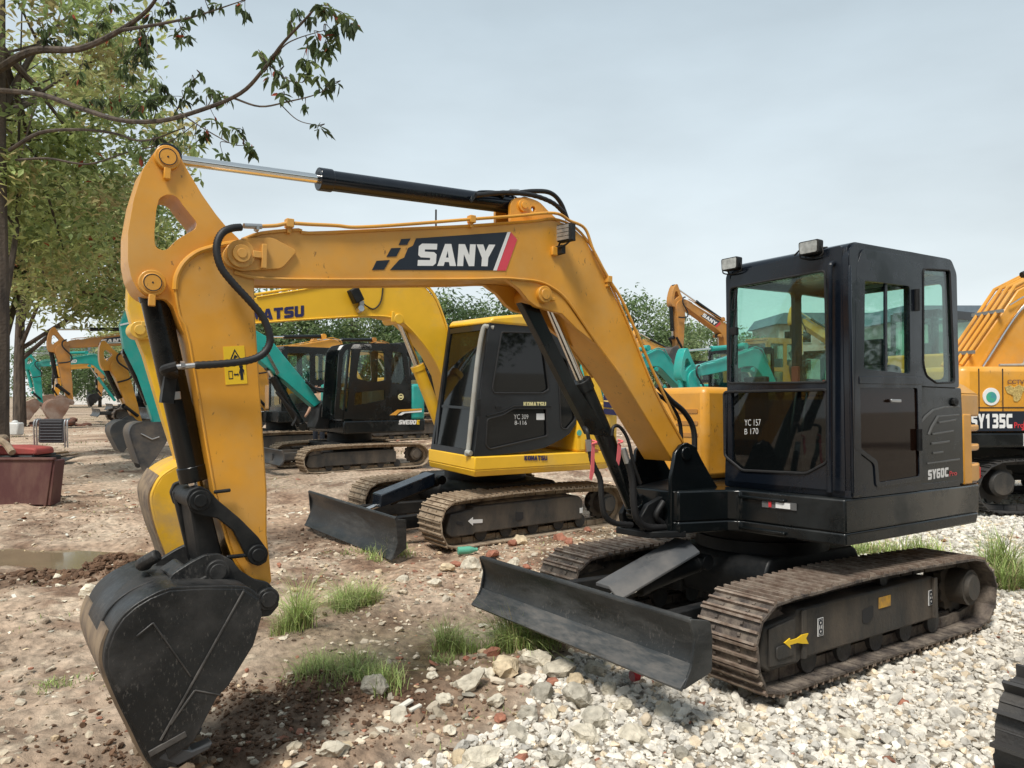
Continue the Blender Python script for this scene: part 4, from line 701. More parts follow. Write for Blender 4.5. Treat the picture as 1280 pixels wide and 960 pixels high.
for y_ in (.36,.12,-.1,-.28): m = MB(); m.box((kbs[10][0]-.02,y_,kbs[10][1]-.04),(.05,.09,.16)); m.build('tooth','bucket_grey',kbk,bevel=.01)
A = [kar[1], (kbs[1][0]+.05, kbs[1][1]+.06)]; 
A = [(4.078,2.651),(3.615,0.851)]; cylinder(KO, A[0], A[1], .06, .035, .05, .62, 'yellow', KW)

# ================================================================ the rest of the rows, machine by machine
F0, K0, Q0 = (.835,1.255), pk, EP[1]
rel = lambda P, c: [(p[0]-c[0], p[1]-c[1]) for p in P]
gB = rel(boom_o, F0); gA = rel(arm_o, K0); gH = rel(horn_o, K0); gHh = rel(horn_h, K0); gK = rel(bs, Q0); gP1 = rel([P1], K0)[0]; gP2 = rel([P2], K0)[0]; gE = rel([pe], F0)[0]; gPc = rel([pc], F0)[0]
gL = rel(LA, Q0); gKr = (K0[0]-F0[0], K0[1]-F0[1]); gQr = (Q0[0]-K0[0], Q0[1]-K0[1])
def tr(P, c, a):
    a = R(a); return [(c[0]+x*math.cos(a)-y*math.sin(a), c[1]+x*math.sin(a)+y*math.cos(a)) for x, y in P]
def rig(label, loc, hdg, s=1., paint='orange', cabp='black', ab=0, aa=0, ak=0, bucket='bucket_grey', shoe='shoe', cyl='black', front=True, logo=None, group=None, cab=True, blade=True, body=None, pitch=.16, rib_h=.02):
    """one excavator of the rows behind: ab, aa, ak = attitude of boom, arm and bucket in degrees"""
    e = empty('excavator', loc, (0, 0, R(hdg)), label=label, cat='excavator', group=group); e.scale = (s, s, s)
    for q in (1, -1): track(e, LOOP, q*.555, q*.958, pitch, shoe, rib_h=rib_h, frame=FR, framey=(q*.66, q*.90), idler=(1.02,.27,.21), sprocket=(-1.14,.29,.20), rollers=[(x,.11,.075) for x in (-.6,-.2,.2,.6)], seg=2, ribs=(-.44,.4) if rib_h < .03 else (0,))
    m = MB(); m.box((0,0,.42), (1.1,1.2,.28)); m.cyl((0,0,.5),(0,0,.75),.45); m.build('carbody', 'black_flat', e, bevel=.02)
    m = MB(); m.prism(PL, .75, 1.02, 'z'); m.build('platform', 'black', e, bevel=.02)
    m = MB(); m.prism(RB, 1.02, 1.73, 'z'); m.box((-.45,-.62,1.35),(1.3,.6,.66)); m.box((-.62,.2,1.3),(.8,1.3,.6)); m.build('engine_cover', body or paint, e, bevel=.04)
    if cab:
        sd = rnd([(.43,1.02),(.42,2.45),(.33,2.56),(-.85,2.58),(-.93,2.48),(-.95,1.7),(-.6,1.02)], .05)
        wd = rnd([(.30,1.72),(.28,2.42),(-.28,2.42),(-.28,1.72)], .05); wq = rnd([(-.42,1.78),(-.42,2.42),(-.86,2.42),(-.86,1.78)], .05); wl = rnd([(.30,1.15),(.30,1.6),(-.26,1.6),(-.26,1.25)], .05)
        m = MB()
        for a_, b_ in ((.915,.95),(.06,.095)): m.prism(sd, a_, b_, holes=[wd, wq, wl])
        wf = rnd([(.13,1.12),(.88,1.12),(.88,2.42),(.13,2.42)], .05); wr = rnd([(.15,1.75),(.86,1.75),(.86,2.42),(.15,2.42)], .05)
        m.prism([(.06,1.02),(.95,1.02),(.95,2.5),(.06,2.5)], .39, .42, 'x', holes=[wf]); m.prism([(.06,1.02),(.95,1.02),(.95,2.55),(.06,2.55)], -.94, -.91, 'x', holes=[wr]); m.box((-.25,.505,2.555),(1.24,.86,.06)); m.box((-.1,.505,1.05),(1.0,.86,.05))
        c = m.build('cab', cabp, e, bevel=.01)
        for nm, P_, a_, x_ in (('windscreen', wf, .40, 'x'), ('rear_window', wr, -.93, 'x'), ('door_window', wd, .93, 'y'), ('door_window', wl, .93, 'y'), ('quarter_window', wq, .93, 'y'), ('side_window', wd, .075, 'y'), ('side_window', wq, .075, 'y')):
            m = MB(); m.prism(P_, a_, a_+.005, x_); m.build(nm, 'glass', c)
        m = MB(); m.box((-.25,.5,1.3),(.5,.5,.3)); m.box((-.5,.5,1.65),(.12,.45,.7)); m.build('seat', 'seat', c, bevel=.05)
        m = MB(); m.tube([(.43,.1,1.7),(.43,.16,2.2)], .01); m.tube([(.45,.93,1.2),(.47,.95,1.3),(.47,.95,2.1),(.44,.93,2.2)], .015); m.build('grab_rail', 'black_flat', c)
    if blade:
        m = MB(); m.strip(BL, .025, -.95, .95); m.prism([(1.72,.55),(1.72,.45),(.5,.36),(.5,.44)], .27, .40, 'z'); m.prism([(1.72,-.45),(1.72,-.55),(.5,-.44),(.5,-.36)], .27, .40, 'z'); m.build('dozer_blade', 'blade', e)
    if front:
        FT = F0; KT = tr([gKr], FT, ab)[0]; B_ = tr(gB, FT, ab); QT = tr([gQr], KT, aa)[0]; y0, y1 = -.27, -.01
        m = MB(); m.prism(B_, y0, y1); bm_ = m.build('boom', paint, e, bevel=.01)
        c1_ = tr([gPc], FT, ab)[0]; c2_ = tr([gE], FT, ab)[0]; 
        for q_, a_, b_, r_ in ((KT, y0-.03, y1+.03, .06), (c1_, -.22, -.07, .07), (c2_, y0-.02, y1+.02, .05)): m = MB(); m.cyl((q_[0],a_,q_[1]),(q_[0],b_,q_[1]),r_); m.build('pin_boss', paint, bm_)
        hs = [(p[0], y1+.03, p[1]) for p in tr(rel(pp[:14], F0), FT, ab)]; m = MB(); m.tube(hs, .012, 6, 3); m.build('steel_pipe', paint, bm_)
        m = MB(); m.prism(tr(gH, KT, aa), -.25, -.04, holes=[tr(gHh, KT, aa)]); m.prism(tr(gA, KT, aa), -.285, -.0); ar = m.build('arm', paint, e, bevel=.008)
        hh = [(p[0], y_, p[1]) for p, y_ in zip(tr(rel(hp, K0), KT, aa), hy)]; m = MB(); m.tube(hh, .02, 8, 4); m.build('hose', 'hose', ar)
        p1 = tr([gP1], KT, aa)[0]; p2 = tr([gP2], KT, aa)[0]; l1, l2 = tr(gL, QT, aa+ak*.5)
        cylinder(e, c1_, p1, .05, .024, -.15, .55, cyl); cylinder(e, p2, l1, .055, .03, -.15, .8, cyl); cylinder(e, (1.085,.855), c2_, .058, .027, -.15, .66, cyl)
        m = MB(); m.tube([(l1[0],.01,l1[1]),(l2[0],.01,l2[1])], .035, 8); m.tube([(l1[0],-.3,l1[1]),(l2[0],-.3,l2[1])], .035, 8); m.build('tipping_link', 'black_flat', e)
        BP = tr(gK, QT, aa+ak); m = MB(); m.prism(BP, .18, .2); m.prism(BP, -.5, -.48); m.strip([tuple(v[:2]) for v in catmull([(p[0], p[1], 0) for p in BP[1:15]], 2)], .022, -.5, .2)
        q_ = tr(rel(er, Q0), QT, aa+ak); m.prism(q_, .0, .03); m.prism(q_, -.33,-.30); b_ = m.build('bucket', bucket, e, bevel=.006)
        if logo:
            lt, col, lq = logo; q = tr(rel([(2.904,2.264),(2.315,2.331),(2.294,2.455),(2.886,2.385)] if lt == 'SANY' else [(3.325,2.208),(2.420,2.310),(2.410,2.444),(3.318,2.316)], F0), FT, ab)
            if lt == 'SANY':
                m = MB(); dq = tr(rel([(2.959,2.240),(2.813,2.420),(2.229,2.536),(2.326,2.308)], F0), FT, ab); m.prism(dq, -.009, -.005); o_ = m.build('maker_decal', 'decal_black', bm_)
                m = MB(); m.prism(tr(rel([(2.216,2.536),(2.173,2.500),(2.250,2.314),(2.310,2.309)], F0), FT, ab), -.009, -.004); m.build('decal_stripe', 'red', o_)
                glyph('SANY', q, 'white', o_, -.0048)
            else: glyph(lt, q, col, bm_, -.006, d=.002)
    return e
# teal machine with dark cab, third in the near row
sh = lambda P, dx, k=1., kz=1.: [(x*k+dx, z*kz) for x, z in P]
SE = empty('excavator', (-3.2,17.4,0), (0,0,R(-143)), label='teal excavator with black cab and teal boom, grey bucket, standing behind the yellow machine', cat='excavator')
for q in (1, -1): track(SE, sh(LOOP,.68,1.1,1.06), q*.62, q*1.07, .16, 'shoe_mud', frame=sh(FR,.7,1.1,1.0), framey=(q*.72, q*1.0), idler=(1.8,.29,.22), sprocket=(-.55,.31,.22), rollers=[(x,.12,.08) for x in (-.1,.3,.7,1.1,1.5)], seg=2)
m = MB(); m.box((.7,0,.45),(1.2,1.4,.3)); m.cyl((.6,0,.5),(.6,0,.8),.5); m.build('carbody', 'black_flat', SE, bevel=.02)
m = MB(); m.prism([(1.2,1.0),(1.2,-.9),(-.7,-1.0),(-.95,-.5),(-.98,0),(-.95,.5),(-.8,.97),(-.6,1.0)], .80, 1.08, 'z'); m.build('platform', 'black', SE, bevel=.03)
m = MB(); m.prism([(-.42,1.0),(-.6,1.0),(-.8,.95),(-.95,.5),(-.98,0),(-.95,-.5),(-.7,-1.0),(.9,-1.0),(.9,-.4),(-.42,-.3)], 1.07, 1.88, 'z'); m.build('engine_cover', 'teal', SE, bevel=.06)
m = MB()
for k in range(5): m.box((-.90,.66,1.25+k*.1),(.03,.5,.03), Euler((0,0,.25)))
m.build('grille', 'black_flat', SE)
sd = rnd([(1.410,1.123),(1.307,2.537),(1.199,2.693),(0.924,2.755),(-0.135,2.763),(-0.296,2.662),(-0.399,1.875),(-0.401,1.086)], .05); w1_ = rnd([(0.812,2.605),(0.260,2.589),(0.219,1.958),(0.527,1.903),(0.904,1.985),(0.886,2.208)], .05); w2_ = rnd([(0.064,2.596),(-0.195,2.569),(-0.257,2.053),(-0.157,1.873),(0.082,1.889)], .04); w3_ = rnd([(0.940,1.677),(0.238,1.748),(0.237,1.520),(0.957,1.404)], .03); w4_ = rnd([(1.303,1.357),(1.217,2.455),(1.144,2.593),(1.016,2.598),(1.122,1.270)], .02)
m = MB(); m.prism(sd, .965, 1.0, holes=[w1_, w2_, w3_, w4_]); m.prism(sd, .3, .335, holes=[w1_, w2_]); m.box((.3,.65,2.63),(1.35,.65,.06)); m.box((.3,.65,1.1),(1.4,.65,.05))
fp = lambda u, v, a: (1.24-.10*(v-1.08)+a, u, v)
m.prism([(.3,1.08),(1.0,1.08),(1.0,2.6),(.3,2.6)], -.04, 0, holes=[rnd([(.36,1.2),(.93,1.2),(.93,2.5),(.36,2.5)],.05)], fn=fp); m.prism([(.3,1.08),(1.0,1.08),(1.0,2.6),(.3,2.6)], -.42,-.39, 'x', holes=[rnd([(.17,1.7),(.93,1.7),(.93,2.5),(.17,2.5)],.05)])
sc2 = m.build('cab', 'black', SE, bevel=.01)
for P_ in (w1_, w2_, w3_, w4_): m = MB(); m.prism(P_, .98, .984); m.build('window', 'glass', sc2)
m = MB(); m.prism(rnd([(.36,1.2),(.93,1.2),(.93,2.5),(.36,2.5)],.05), -.02, -.016, fn=fp); m.build('windscreen', 'glass', sc2)
m = MB(); m.prism(rnd([(1.06,2.6),(1.0,2.72),(.55,2.74),(.55,2.62)], .04), .3, 1.0); m.build('roof_front', 'white', sc2, bevel=.02)
m = MB(); m.box((.3,.62,1.5),(.5,.4,.8)); m.build('seat', 'seat', sc2, bevel=.1)
glyph('SWE80', [(-0.099,0.977),(-0.545,0.966),(-0.565,1.065),(-0.118,1.074)], 'white', SE, 1.003, d=.003); glyph('E', [(-0.555,0.966),(-0.638,0.964),(-0.648,1.063),(-0.565,1.065)], 'sticker', SE, 1.003, d=.003)
m = MB(); m.prism([(0.119,1.185),(-0.078,1.305),(-0.689,1.325),(-0.689,1.288),(-0.138,1.260),(-0.039,1.182)], 1.001, 1.01); m.build('swoosh_decal', 'orange', SE)
m = MB(); m.prism([(-0.078,1.181),(-0.198,1.250),(-0.689,1.279),(-0.689,1.243),(-0.259,1.223),(-0.178,1.180)], 1.001, 1.01); m.build('swoosh_decal', 'white', SE)
m = MB(); c = [(-0.157,1.589)][0]; m.prism(circ(c, .07, 16), 1.001, 1.006, holes=[circ(c, .05, 16)]); m.prism([(c[0]+.04,c[1]-.02),(c[0]-.04,c[1]-.02),(c[0]-.04,c[1]+.02),(c[0]+.04,c[1]+.02)], 1.001, 1.007); m.build('round_badge', 'cream', sc2)
bo_ = [(1.334,1.466),(1.683,1.921),(2.198,2.513),(2.457,2.826),(2.761,2.979),(3.091,3.293),(3.693,3.432),(4.616,3.118),(5.009,2.804),(5.036,2.605),(4.924,2.517),(4.614,2.808),(3.799,3.055),(3.250,2.872),(2.758,2.411),(2.454,2.167),(2.161,1.950),(1.481,1.363)]
m = MB(); m.prism(bo_, -.2, .1); b_ = m.build('boom', 'teal', SE, bevel=.015)
m = MB(); m.prism([(2.632,2.632),(2.582,2.651),(2.273,2.102),(2.324,2.050)], .11, .14); m.build('chrome_pipe', 'chrome', b_)
m = MB(); m.prism(rnd([(1.430,1.119),(1.394,1.433),(1.210,1.519),(1.022,1.430),(0.946,1.092),(1.021,0.881),(1.538,0.896)], .05), -.3, .2); m.build('boom_bracket', 'black_flat', SE, bevel=.02)
A = [(1.712,0.945),(2.454,2.203),(2.281,1.967)]; cylinder(SE, A[0], A[1], .1, .05, -.05, .86, 'black')
m = MB(); hs = [(1.702,1.920),(1.521,1.782),(1.282,1.748),(1.133,1.625),(1.113,1.430),(1.225,1.237)]; m.tube([(p[0],.16,p[1]) for p in hs], .03, 8); m.tube([(p[0]-.06,.22,p[1]-.05) for p in hs], .03, 8); hs = [(2.350,1.694),(2.125,1.438),(1.914,1.179),(2.001,0.975)]; m.tube([(p[0],.16,p[1]) for p in hs], .03, 8); m.build('hose', 'hose', SE)
ar_ = [(5.205,3.234),(5.150,3.268),(5.067,3.182),(4.967,2.760),(4.839,2.382),(4.461,1.224),(4.459,0.834),(4.603,0.762),(4.776,1.306),(5.005,1.995),(5.227,2.476),(5.298,2.971)]
m = MB(); m.prism(ar_, -.16, .06); a_ = m.build('arm', 'teal', SE, bevel=.015)
m = MB(); m.prism([(5.305,2.971),(5.066,3.045),(5.060,3.015),(5.298,2.941)], .05, .075); m.build('arm_band', 'white', a_)
A = [(5.173,2.448),(4.648,1.227),(4.778,1.537)]; cylinder(SE, A[0], A[1], .09, .05, -.05, .8, 'black')
kk = rnd([(5.198,0.949),(5.145,1.081),(5.010,1.122),(4.580,1.128),(4.508,1.004),(4.549,0.747),(4.730,0.452),(4.909,0.221),(4.978,0.225),(5.047,0.423),(5.143,0.710)], .08)
m = MB(); m.prism(kk, .41, .45); m.prism(kk, -.20,-.16); m.strip(kk[:14][::-1]+kk[-10:][::-1], .03, -.2, .45); b_ = m.build('bucket', 'bucket_grey', SE)
m = MB(); m.tube([(p[0],.46,p[1]) for p in [(5.009,0.913),(4.816,0.802),(4.691,0.843)]], .012, smooth=False); m.build('wear_strip', 'steel', b_)
m = MB(); m.strip(sh(BL,.75,1.,1.), .03, -1.05, 1.05); m.box((2.1,.45,.35),(.9,.1,.14)); m.box((2.1,-.45,.35),(.9,.1,.14)); m.build('dozer_blade', 'bucket_grey', SE)

rig('orange excavator with open dark cab, arm leaning inward, behind the teal one', (-6.6,21.8,0), -143, 1.15, 'orange', 'black', bucket='bucket_grey', shoe='shoe_mud', aa=-10, ak=8)
rig('orange excavator with white lettering on its boom and pale muddy bucket, near the left tree', (-16.2,40.4,0), -143, 1.82, 'orange_old', 'black', bucket='bucket_rust', logo=('SANY','white',0), ak=-8)
rig('teal excavator with white lettering on its curved boom, far down the left row', (-22.5,46,0), -143, 1.5, 'teal', 'black', cyl='teal', logo=('SUNWARD','white',0), bucket='bucket_rust')
rig('small orange excavator with pale bucket, half hidden behind the teal lettered boom', (-30,62,0), -143, 1.65, 'orange', 'black', bucket='bucket_rust', aa=14)
rig('orange excavator with black bucket, far end of the left row', (-36,80,0), -143, 1.8, 'orange_old', 'black', bucket='black_flat', aa=10)
rig('orange excavator with black bucket near the white gap, furthest of the left row', (-38,92,0), -143, 1.8, 'orange', 'black', bucket='black_flat', aa=-10)
rig('orange excavator whose boom shows above the black cab of the teal machine', (-4.3,28,0), -143, 1.35, 'orange', 'black', shoe='shoe_mud')
rig('orange excavator seen as a strip of boom under the trees, behind the others', (-3.6,35.5,0), -143, 1.5, 'orange_old', 'black', shoe='shoe_mud', aa=5)
rig('teal excavator with horizontal boom and teal cylinders, seen between the big boom and black cab', (7.0,17.6,0), -146, 1.02, 'teal', 'black', cyl='teal', ab=-3, aa=4)
rig('pale teal excavator with low boom behind the first teal one on the right', (5.9,21.5,0), -146, 1.15, 'teal', 'black', cyl='teal', ab=-9, aa=3)
rig('tall weathered orange excavator with steep folded boom against the sky', (12.8,40,0), -150, 1.75, 'orange_old', 'orange_old', ab=32, aa=8, logo=('SANY','white',0))
rig('distant orange excavator with folded boom beside the tree, smaller than the tall one', (12.4,52,0), -150, 1.5, 'orange', 'black', ab=28, aa=8)
rig('orange excavator with raised boom seen only through the glass of the big cab', (19.4,42,0), -150, 1.6, 'orange', 'black', ab=28, aa=8)
rig('excavator with black cab and orange arm, mostly hidden behind the big black cab', (13.7,22.5,0), 30, 1.6, 'orange', 'black', ab=-4)
# the front right corner: only the tip of one crawler is in view
rig('black crawler of an excavator cut off at the bottom right corner', (3.66,2.86,-.02), -146, 1.12, 'orange', 'black', shoe='shoe_dark', front=False, blade=False, pitch=.12, rib_h=.045)
# large machine at the right edge, seen from its right side, boom going up and away
TX = empty('excavator', (8.35,11.65,0), (0,0,R(4)), label='large orange excavator at the right edge, boom with four pipes rising to the right', cat='excavator')
for q in (1, -1): track(TX, [(x*1.5,z*1.45) for x, z in LOOP], q*.75, q*1.3, .19, 'shoe_dark', frame=[(x*1.45,z*1.45) for x, z in FR], framey=(q*.9, q*1.24), idler=(1.5,.4,.32), sprocket=(-1.7,.42,.3), rollers=[(x,.17,.11) for x in (-1,-.5,0,.5,1)], seg=2)
m = MB(); m.box((0,0,.65),(1.6,1.6,.4)); m.cyl((0,0,.8),(0,0,1.0),.65); m.build('carbody', 'black_flat', TX, bevel=.03)
XP = [(1.9,-1.3),(1.9,1.3),(-1.9,1.3),(-2.5,1.0),(-2.65,0),(-2.5,-1.05),(-2.3,-1.3)]
m = MB(); m.prism(XP, .92, 1.14, 'z'); m.build('platform', 'black', TX, bevel=.04)
m = MB(); m.prism(XP, 1.14, 2.03, 'z'); m.build('engine_cover', 'orange', TX, bevel=.07)
m = MB()
for x in (-2.1, -1.76, -1.31, -.3): m.box((x,-1.302,1.6),(.012,.01,.8))
m.box((-1.3,-1.302,1.47),(2.0,.01,.012)); m.build('panel_gap', 'interior', TX)
m = MB(); m.prism([(-2.28,1.15),(-1.2,1.15),(-1.2,1.42),(-2.28,1.42)], -1.309, -1.301); o = m.build('model_decal', 'decal_black', TX)
m = MB(); m.prism([(-1.50,1.16),(-1.41,1.16),(-1.30,1.54),(-1.39,1.54)], -1.3105, -1.30); m.build('decal_stripe', 'red', o)
fq = lambda x0, x1, z0, z1: [(x0,-1.312,z0),(x1,-1.312,z0),(x1,-1.312,z1),(x0,-1.312,z1)]
tg = glyph('SY135C', [(-2.22,1.19),(-1.62,1.19),(-1.62,1.385),(-2.22,1.385)], 'white', o, -1.3115, d=.002, gap=.16); text('Pro', fq(-1.61,-1.47,1.19,1.27), 'red', o)
m = MB(); m.prism(circ((-1.93,1.62), .12, 24), -1.312, -1.30); o = m.build('round_sticker', 'white', TX)
m = MB(); m.prism(circ((-1.93,1.61), .075, 20), -1.314, -1.311); m.build('round_emblem', mat('blue_emblem', (.06,.25,.33), .5, col2=(.05,.4,.2), scale=20, var=.5), o)
text('CCTV', fq(-1.70,-1.46,1.79,1.85), mat('bronze_decal', (.25,.1,.06), .5) and 'red_panel', TX, off=.02)
m = MB(); m.prism([(p[0]*.8-1.03, p[1]*.8+.31) for p in [(-.88,1.80),(-.78,1.83),(-.72,1.79),(-.62,1.84),(-.55,1.80),(-.46,1.86),(-.47,1.78),(-.56,1.72),(-.60,1.60),(-.66,1.55),(-.72,1.56),(-.74,1.66),(-.84,1.70)]], -1.31, -1.30); m.build('gold_emblem', 'gold', TX)
m = MB(); m.box((-1.42,-1.305,1.03),(.10,.02,.17)); m.build('white_label', 'white', TX)
XB = [(-1.84,2.02),(-1.20,2.88),(-.98,3.18),(-.58,3.38),(.6,3.88),(2.6,4.9),(2.8,4.5),(.8,3.4),(.1,2.7),(-.45,2.02)]
m = MB(); m.prism(XB, -.25, .25); XBm = m.build('boom', 'orange', TX, bevel=.02, loc=(0,-.35,0)); XBm.rotation_euler.z = R(0)
m = MB()
for k in range(4):
    y_ = -.24+k*.14
    m.tube([(-1.86,y_,2.08),(-1.24,y_,2.93),(-1.02,y_,3.24),(-.61,y_,3.44),(.5,y_,3.91)], .028, 8, smooth=False)
m.build('steel_pipe', 'orange', XBm)
for q_ in ((-1.74,-.04,2.26), (-1.30,-.04,2.86)): m = MB(); m.box(q_,(.05,.62,.05)); m.build('pipe_clamp', 'steel', XBm)
m = MB(); m.tube([(-1.56,-.29,2.05),(-1.0,-.29,2.85),(-.55,-.29,3.2),(.5,-.29,3.65)], .02); m.tube([(-1.15,-.30,2.95),(-.85,-.32,3.1),(-.4,-.3,3.1)], .012); m.build('grease_line', 'chrome', XBm)
m = MB(); m.tube([(-1.1,-.75,2.03),(-1.0,-.75,2.1),(-.78,-.75,2.75),(-.72,-.75,2.80),(.3,-.75,2.80),(.35,-.75,2.1)], .028, smooth=False); m.tube([(-1.5,-.9,2.06),(-.8,-.9,2.07),(.4,-.9,2.08)], .022); m.build('handrail', 'pipe_grey', TX)
cylinder(TX, (.4,1.9), (.5,3.2), .09, .05, -.62, .7, 'black')
m = MB(); m.tube([(.6,-.1,4.0),(-.3,-.1,3.62),(-.8,-.1,3.42)], .05, 8); m.build('hose', 'hose', XBm)

# ---- person standing among the machines
def person(label, x, y, hdg, H=1.7):
    P = {'pel': (0,0,.93), 'wst': (0,0,1.08), 'ch': (0,0,1.32), 'nk': (0,0,1.46), 'hb': (0,.01,1.52), 'hd': (0,.02,1.62),
         'sl': (-.18,0,1.40), 'el': (-.27,.02,1.13), 'wl': (-.25,.18,.95), 'hl': (-.24,.24,.90), 'sr': (.18,0,1.40), 'er': (.27,.02,1.13), 'wr': (.25,.18,.95), 'hr': (.24,.24,.90),
         'pl': (-.10,0,.90), 'kl': (-.11,.03,.48), 'al': (-.12,0,.08), 'tl': (-.13,.16,.04), 'pr': (.10,0,.90), 'kr': (.12,.02,.48), 'ar': (.13,-.02,.08), 'tr': (.14,.14,.04)}
    E_ = ['pel wst','wst ch','ch nk','nk hb','hb hd','ch sl','sl el','el wl','wl hl','ch sr','sr er','er wr','wr hr','pel pl','pl kl','kl al','al tl','pel pr','pr kr','kr ar','ar tr']
    Rr = dict(pel=(.15,.11),wst=(.14,.10),ch=(.16,.11),nk=(.055,.055),hb=(.075,.085),hd=(.082,.10),sl=(.065,.065),el=(.045,.045),wl=(.03,.03),hl=(.035,.02),pl=(.09,.09),kl=(.06,.06),al=(.04,.045),tl=(.04,.03))
    for a_, b_ in (('sr','sl'),('er','el'),('wr','wl'),('hr','hl'),('pr','pl'),('kr','kl'),('ar','al'),('tr','tl')): Rr[a_] = Rr[b_]
    ks_ = list(P); me = bpy.data.meshes.new('person'); me.from_pydata([P[k] for k in ks_], [tuple(ks_.index(k) for k in e_.split()) for e_ in E_], [])
    o = bpy.data.objects.new('person', me); COL.objects.link(o)
    o.modifiers.new('skin', 'SKIN')
    if not me.skin_vertices: me.attributes.new('skin','FLOAT','POINT')
    for v, k in zip(me.skin_vertices[0].data, ks_): v.radius = Rr[k]; v.use_root = (k == 'pel')
    sb = o.modifiers.new('sub', 'SUBSURF'); sb.levels = sb.render_levels = 2; bpy.context.view_layer.update()
    m2 = bpy.data.meshes.new_from_object(o.evaluated_get(bpy.context.evaluated_depsgraph_get())); o.modifiers.clear(); o.data = m2
    for nm in ('skin', 'shirt', 'trousers'): m2.materials.append(M_[nm])
    m2.polygons.foreach_set('use_smooth', [True]*len(m2.polygons))
    for p in m2.polygons:
        c = p.center; p.material_index = 0 if c.z > 1.45 or (abs(c.x) > .2 and c.z < 1.2 and c.z > .8) else (1 if c.z > .95 else 2)
    o.location = (x, y, 0); o.rotation_euler.z = R(hdg); k_ = H/1.7; o.scale = (k_,)*3
    m = MB()
    for sx in (-1, 1): m.ball((sx*.032,.115,1.63), .012); m.ball((sx*.085,.02,1.61), .022, (.4,1,1.4))
    m.ball((0,.125,1.60), .016, (.8,1,1.5)); m.build('face_features', 'skin', o)
    return tag(o, label, 'person')
person('person with shaved head and tan shirt behind the lower teal boom', -4.84, 18.9, 150, 1.80).location.z = .12
# ================================================================ ground
def vnoise(x, y, seed=0):
    xi = np.floor(x).astype(np.int64); yi = np.floor(y).astype(np.int64); fx = x-xi; fy = y-yi
    fx = fx*fx*(3-2*fx); fy = fy*fy*(3-2*fy)
    def h(a, b):
        n = (a*374761393+b*668265263+seed*144269504) & 0x7fffffff; n = (n ^ (n >> 13))*1274126177 & 0x7fffffff; return ((n ^ (n >> 16)) & 0xffff)/65535.
    return (h(xi,yi)*(1-fx)+h(xi+1,yi)*fx)*(1-fy)+(h(xi,yi+1)*(1-fx)+h(xi+1,yi+1)*fx)*fy
def fbm(x, y, sc, oct=4, seed=0):
    s = 0; a = 1; t = 0
    for o in range(oct): s = s+a*vnoise(x*sc*2**o+o*17.3, y*sc*2**o+o*7.9, seed+o); t += a; a *= .5
    return s/t
GB = [(2,-.9),(3.35,-.38),(3.94,.12),(4.5,.40),(5.1,.75),(7.9,1.0),(10.5,2.3),(14.5,4.0),(20,7.5),(60,40)]
def xb(y): return np.interp(y, [p[0] for p in GB], [p[1] for p in GB])
def gravel_mask(x, y): return np.clip((x-xb(y)+(fbm(x,y,1.3,3,5)-.5)*1.1)/.5+.5, 0, 1)
def gauss(x, y, cx, cy, sx, sy, a=0):
    c, s = math.cos(R(a)), math.sin(R(a)); u = (x-cx)*c+(y-cy)*s; v = -(x-cx)*s+(y-cy)*c; return np.exp(-(u/sx)**2-(v/sy)**2)
def height(x, y):
    d = np.hypot(x, y-2); near = np.clip(1.6-d/26, 0, 1)
    g = gravel_mask(x, y)
    rough = (fbm(x,y,1.1,3,1)-.5)*.11+(fbm(x,y,5,4,2)-.5)*.10+np.abs(fbm(x,y,9,3,3)-.5)*-.10
    flat = (fbm(x,y,.8,3,4)-.5)*.05
    # wheel and track ruts running down the aisle between the rows
    r = np.sin((x*.82-y*.57)*3.2+fbm(x,y,.5,3,9)*5)*.035
    h = (rough+r)*(1-g)+flat*g
    mud = gauss(x,y,-3.55,6.95,.5,.20,12)*.17+gauss(x,y,-1.15,4.15,.5,.22,15)*.10+gauss(x,y,-1.3,3.5,.4,.18,-10)*.07
    h = h+mud*(.6+.9*fbm(x,y,7,4,11))
    h = h-gauss(x,y,-4.9,7.85,1.7,.42,4)*.22*(1-g)
    pads = np.clip(gauss(x,y,1.8,5.43,1.9,1.9)+gauss(x,y,-.36,9.63,2,2)+gauss(x,y,-3.2,17.4,2.4,2.4)*.8, 0, 1)
    h = h*(1-.8*pads)-.018*pads
    return h*near-.02*(1-near)-.022*g
N = 560; t_ = np.linspace(-1, 1, N); sx = np.sinh(t_*6.4)/np.sinh(6.4)*420+0; sy = np.sinh(t_*6.4)/np.sinh(6.4)*420+5
gx, gy = np.meshgrid(sx, sy); gz = height(gx, gy)
V_ = np.stack([gx.ravel(), gy.ravel(), gz.ravel()], 1); i_ = np.arange(N*N).reshape(N, N)
F_ = np.stack([i_[:-1,:-1].ravel(), i_[:-1,1:].ravel(), i_[1:,1:].ravel(), i_[1:,:-1].ravel()], 1)
def mixc(a, b, t): return a*(1-t[..., None])+b*t[..., None]
